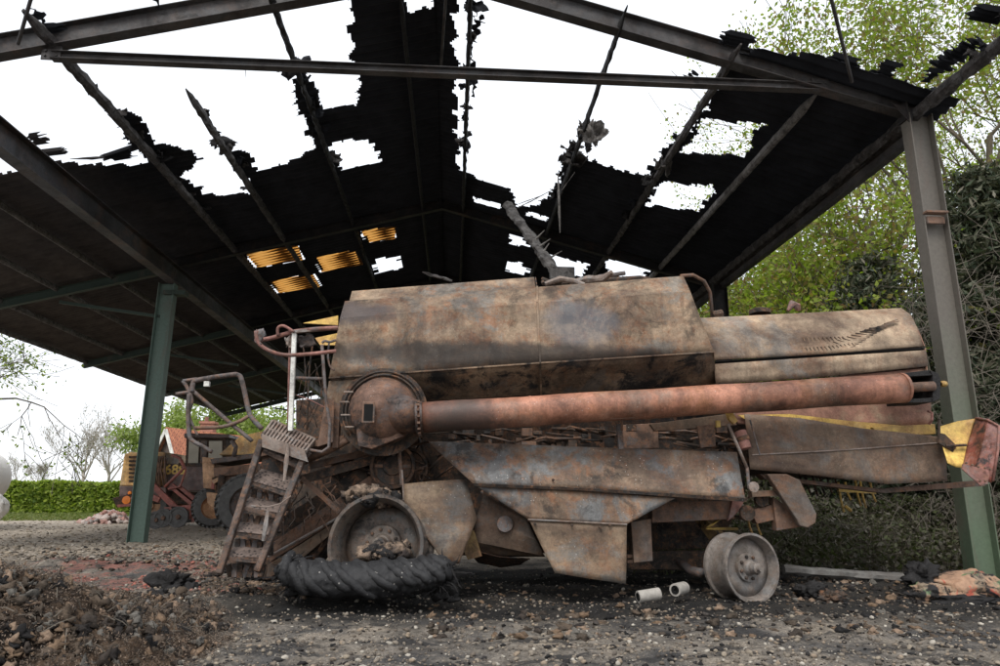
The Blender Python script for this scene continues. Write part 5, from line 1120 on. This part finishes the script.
p1('cab_window',[(189,441),(199,441),(198,464),(188,464)],MY+.05,.04,'pane',cabm); p1('cab_window',[(209,441),(222,441),(222,464),(208,464)],MY+.05,.04,'pane',cabm); p1('cab_window',[(201,441),(207,441),(206,464),(200,464)],MY+.05,.04,'greytube',cabm)
p1('cab_roof',[(184,433),(229,434),(229,438),(184,438)],MY-.1,1.9,'maroon',bevel=.03)
p1('deck_rail',[(178,463),(204,463),(204,466),(178,466)],MY-.1,.1,'dark'); p1('ladder_side',[(203,486),(215,486),(205,520),(190,520),(192,504)],MY+.1,.1,'dark')
p1('chassis',[(150,492),(235,492),(235,504),(150,504)],MY+.3,1.6,'dark')
m=MB()
for k in range(11): 
    x=147+k*2; m.tube([P(x,455+random.uniform(0,4),MY-.25),P(x+random.uniform(-3,3),470,MY-.35),P(x+random.uniform(-2,4),487,MY-.2)],.03,6)
m.build('hose_bundle',M['rust'],h1,smooth=True)
for (x,y,r,Y) in((152,506,.58,MY+.4),(213,507,.68,MY+.1),(188,508,.5,MY+1.5)):
    w=MB().lathe(P(x,y,Y),(0,-1,0),[(-.2,r*.6),(-.2,r*.92),(-.12,r),(.12,r),(.2,r*.92),(.2,r*.6)],32).build('wheel',M['tireg'],h1,auto=40)
    MB().lathe(P(x,y,Y),(0,-1,0),[(.16,r*.6),(.08,r*.5),(.08,r*.2),(.16,r*.18),(.16,0)],24).build('rim',M['orbr'],w,auto=40)
def text(s_,p,size,mat,par,depth=.01,name='number'):
    c=bpy.data.curves.new(name,'FONT'); c.body=s_; c.size=size; c.extrude=depth; c.align_x='CENTER'; c.align_y='CENTER'; c.offset=.008
    o=bpy.data.objects.new(name,c); COL.objects.link(o); dg=bpy.context.evaluated_depsgraph_get(); me=bpy.data.meshes.new_from_object(o.evaluated_get(dg)); bpy.data.objects.remove(o)
    me.transform(Matrix.Rotation(math.radians(90),4,'X')); me.transform(Matrix.Translation(Vector(p)-wl(par))); me.materials.clear(); me.materials.append(mat)
    o=bpy.data.objects.new(name,me); COL.objects.link(o); o.parent=par; return o
text('688',P(175,470,MY-.02),.44,M['yellow'],h1)
# red implement in front of it
IY=21.5
im=empty('red_cultivator',gpt(185,IY),'red folded cultivator with small disc wheels standing in front of the maroon harvester','cultivator')
m=MB()
for a,b in(((171,485),(215,522)),((146,478),(178,510)),((178,487),(205,508)),((140,492),(160,500)),((160,515),(212,515)),((205,508),(207,524)),((133,500),(145,480)),((165,510),(195,507))): m.beam(P(*a,IY),P(*b,IY),.12,.16)
m.build('frame',M['redm'],im,bevel=.01)
MB().tube([P(165,487,IY-.1),P(172,480,IY-.1),P(184,468,IY-.1),P(180,458,IY-.1),P(172,455,IY-.1)],.045,8).tube([P(168,489,IY-.1),P(180,487,IY-.1),P(186,470,IY-.1),P(182,460,IY-.1)],.03,8).build('hose_hoop',M['redm'],im,smooth=True)
for (x,y,r) in((163,518,.27),(178,517,.3),(156,520,.25)):
    w=MB().lathe(P(x,y,IY-.15),(0,-1,.05),[(-.05,r*.8),(-.05,r),(.05,r),(.05,r*.8),(.03,r*.75),(.03,0)],26).build('disc_wheel',M['tireg'],im,auto=35); MB().lathe(P(x,y,IY-.21),(0,-1,0),[(0,r*.25),(.03,r*.2),(.03,0)],12).build('hub',M['rust'],w)
m=MB()
for i in range(16): x=random.uniform(160,212); m.tube([P(x,random.uniform(505,515),IY-.1),P(x+random.uniform(-4,4),random.uniform(517,524),IY-.1)],.02,5)
m.build('shank',M['redm'],im)
MB().lathe(P(127,500,IY),(0,-1,0),[(0,.12),(.05,.12),(.06,0)],14).build('lamp',M['amber'],im); MB().prism(q2([(112,498),(130,494),(136,503),(116,507)],IY+.1),(0,.3,0)).build('lamp_bracket',M['dark'],im,bevel=.02)
MB().beam(P(118,506,IY),P(150,503,IY),.08,.08).build('side_arm',M['redm'],im)
# second burnt brown machine
BY=19.
h2=empty('burnt_tractor',gpt(240,BY+1),'orange-brown burnt machine with a tall black rear tyre, half hidden behind the ladder','tractor')
def p2(nm,pts,Y,d,mat,par=None,**k): return MB().prism(q2(pts,Y),(0,d,0)).build(nm,M[mat],par or h2,**k)
p2('side_panel',[(202,457),(214,458),(216,490),(203,488)],BY,1.2,'orbr',bevel=.02); p2('body',[(213,468),(262,466),(262,500),(216,502)],BY+.3,1.5,'orbr',bevel=.02)
p2('mudguard',[(206,492),(224,494),(222,512),(214,510),(207,503)],BY-.1,.8,'orbr',bevel=.03); p2('hood_lid',[(210,459),(262,452),(262,457),(212,464)],BY-.2,1.5,'greytube',bevel=.02)
p2('frame_rail',[(213,468),(258,463),(258,473),(214,477)],BY-.25,.3,'rust',bevel=.02); p2('top_cover',[(218,455),(240,436),(262,431),(262,455)],BY+.3,1.1,'orng',bevel=.03)
p2('battery',[(226,476),(240,476),(240,498),(226,498)],BY-.1,.4,'orbr',bevel=.02); p2('box',[(216,474),(226,474),(226,497),(216,497)],BY,.4,'dark',bevel=.02); MB().tube([P(222,475,BY-.2),P(221,493,BY-.2)],.09,12).build('exhaust',M['dark'],h2,smooth=True)
p2('reflector',[(212,478),(215,478),(214,489),(211,489)],BY-.05,.04,'redm'); MB().tube([P(232,441,BY-.2),P(236,447,BY-.3),P(234,456,BY-.2)],.06,8).build('pipe',M['greytube'],h2,smooth=True)
for i in range(22):
    x=random.uniform(216,262);y=random.uniform(470,505); MB().box(P(x,y,BY-.05),(random.uniform(.06,.3),.15,random.uniform(.04,.2)),Matrix.Rotation(random.uniform(-.6,.6),3,'Y')).build('machine_piece',M[random.choice(['orbr','rust','dark','rustl'])],h2)
for (x,y,r,Y,mt) in((247,504,.74,BY-.2,'tireg'),(213,507,.5,BY+.6,'tireg')):
    w=MB().lathe(P(x,y,Y),(.35,-1,0),[(-.3,r*.6),(-.3,r*.93),(-.2,r),(.2,r),(.3,r*.93),(.3,r*.6)],44).build('wheel',M[mt],h2,auto=40); l_=MB(); axx=Vector((.35,-1,0)).normalized(); u=Vector((0,0,1)); ww=axx.cross(u)
    for k in range(30):
        a=2*math.pi*k/30
        for s in(-1,1): c=P(x,y,Y)+axx*(.14*s)+(u*math.cos(a+.1*s)+ww*math.sin(a+.1*s))*(r+.015); l_.beam(c-axx*.13+(u*-math.sin(a)+ww*math.cos(a))*.05*s,c+axx*.13-(u*-math.sin(a)+ww*math.cos(a))*.05*s,.05,.05,tuple(u*math.cos(a)+ww*math.sin(a)))
    l_.build('tread',M[mt],w); MB().lathe(P(x,y,Y),(.35,-1,0),[(.24,r*.6),(.1,r*.52),(.1,r*.2),(.2,r*.18),(.2,0)],24).build('rim',M['greytube' if r>.6 else 'orbr'],w,auto=40)
# pink and teal scraps glimpsed behind the feeder house
o=blob('plastic_bundle',P(275,486,14),(.35,.2,.22),'redm',None,3.,.6); single(o,'red bundle of scrap glimpsed between ladder and feeder house','scrap',(P(275,486,14).x,14,0))
# rubble, white tank, white bale
pp=[]; c=gpt(112,27)
for _ in range(260):
    x=random.gauss(0,.42);y=random.gauss(0,.4); pp.append((c[0]+x,27+y,max(0,.45-.5*(x*x+y*y)**.5)*random.random()**.4))
o=scatter('rubble_pile',pp,[random.uniform(.05,.14) for _ in pp],M['rubble'],1,.4,.8,'pile of pink and white rubble at the foot of the hedge','rubble')
TY=23.; tc_=P(-33,478,TY); wt=empty('white_tank',(tc_.x,TY,0),'round white container cut off by the left edge of the photo','container')
mwh=simple('white plastic',(.72,.7,.66),.5,.12,2,.05); MB().lathe(tc_,(0,-1,0),[(-.9,0),(-.9,.75),(-.8,.85),(.8,.85),(.9,.78),(.9,.6),(.86,.55),(.86,0)],40).build('barrel',mwh,wt,auto=40)
MB().lathe(tc_,(0,-1,0),[(.91,.8),(.95,.84),(.95,.88),(.88,.88)],40).build('rim_band',M['rust'],wt); MB().box((tc_.x,TY,.2),(1.1,1.2,.45)).build('cradle',M['dark'],wt)
b_=blob('white_bag',P(-9,508,22.),(.42,.4,.42),mwh,None,4.,.18,4,2.); single(b_,'white plastic bag slumped on the ground beside the round white container','bag',(P(-9,508,22).x,22,0))
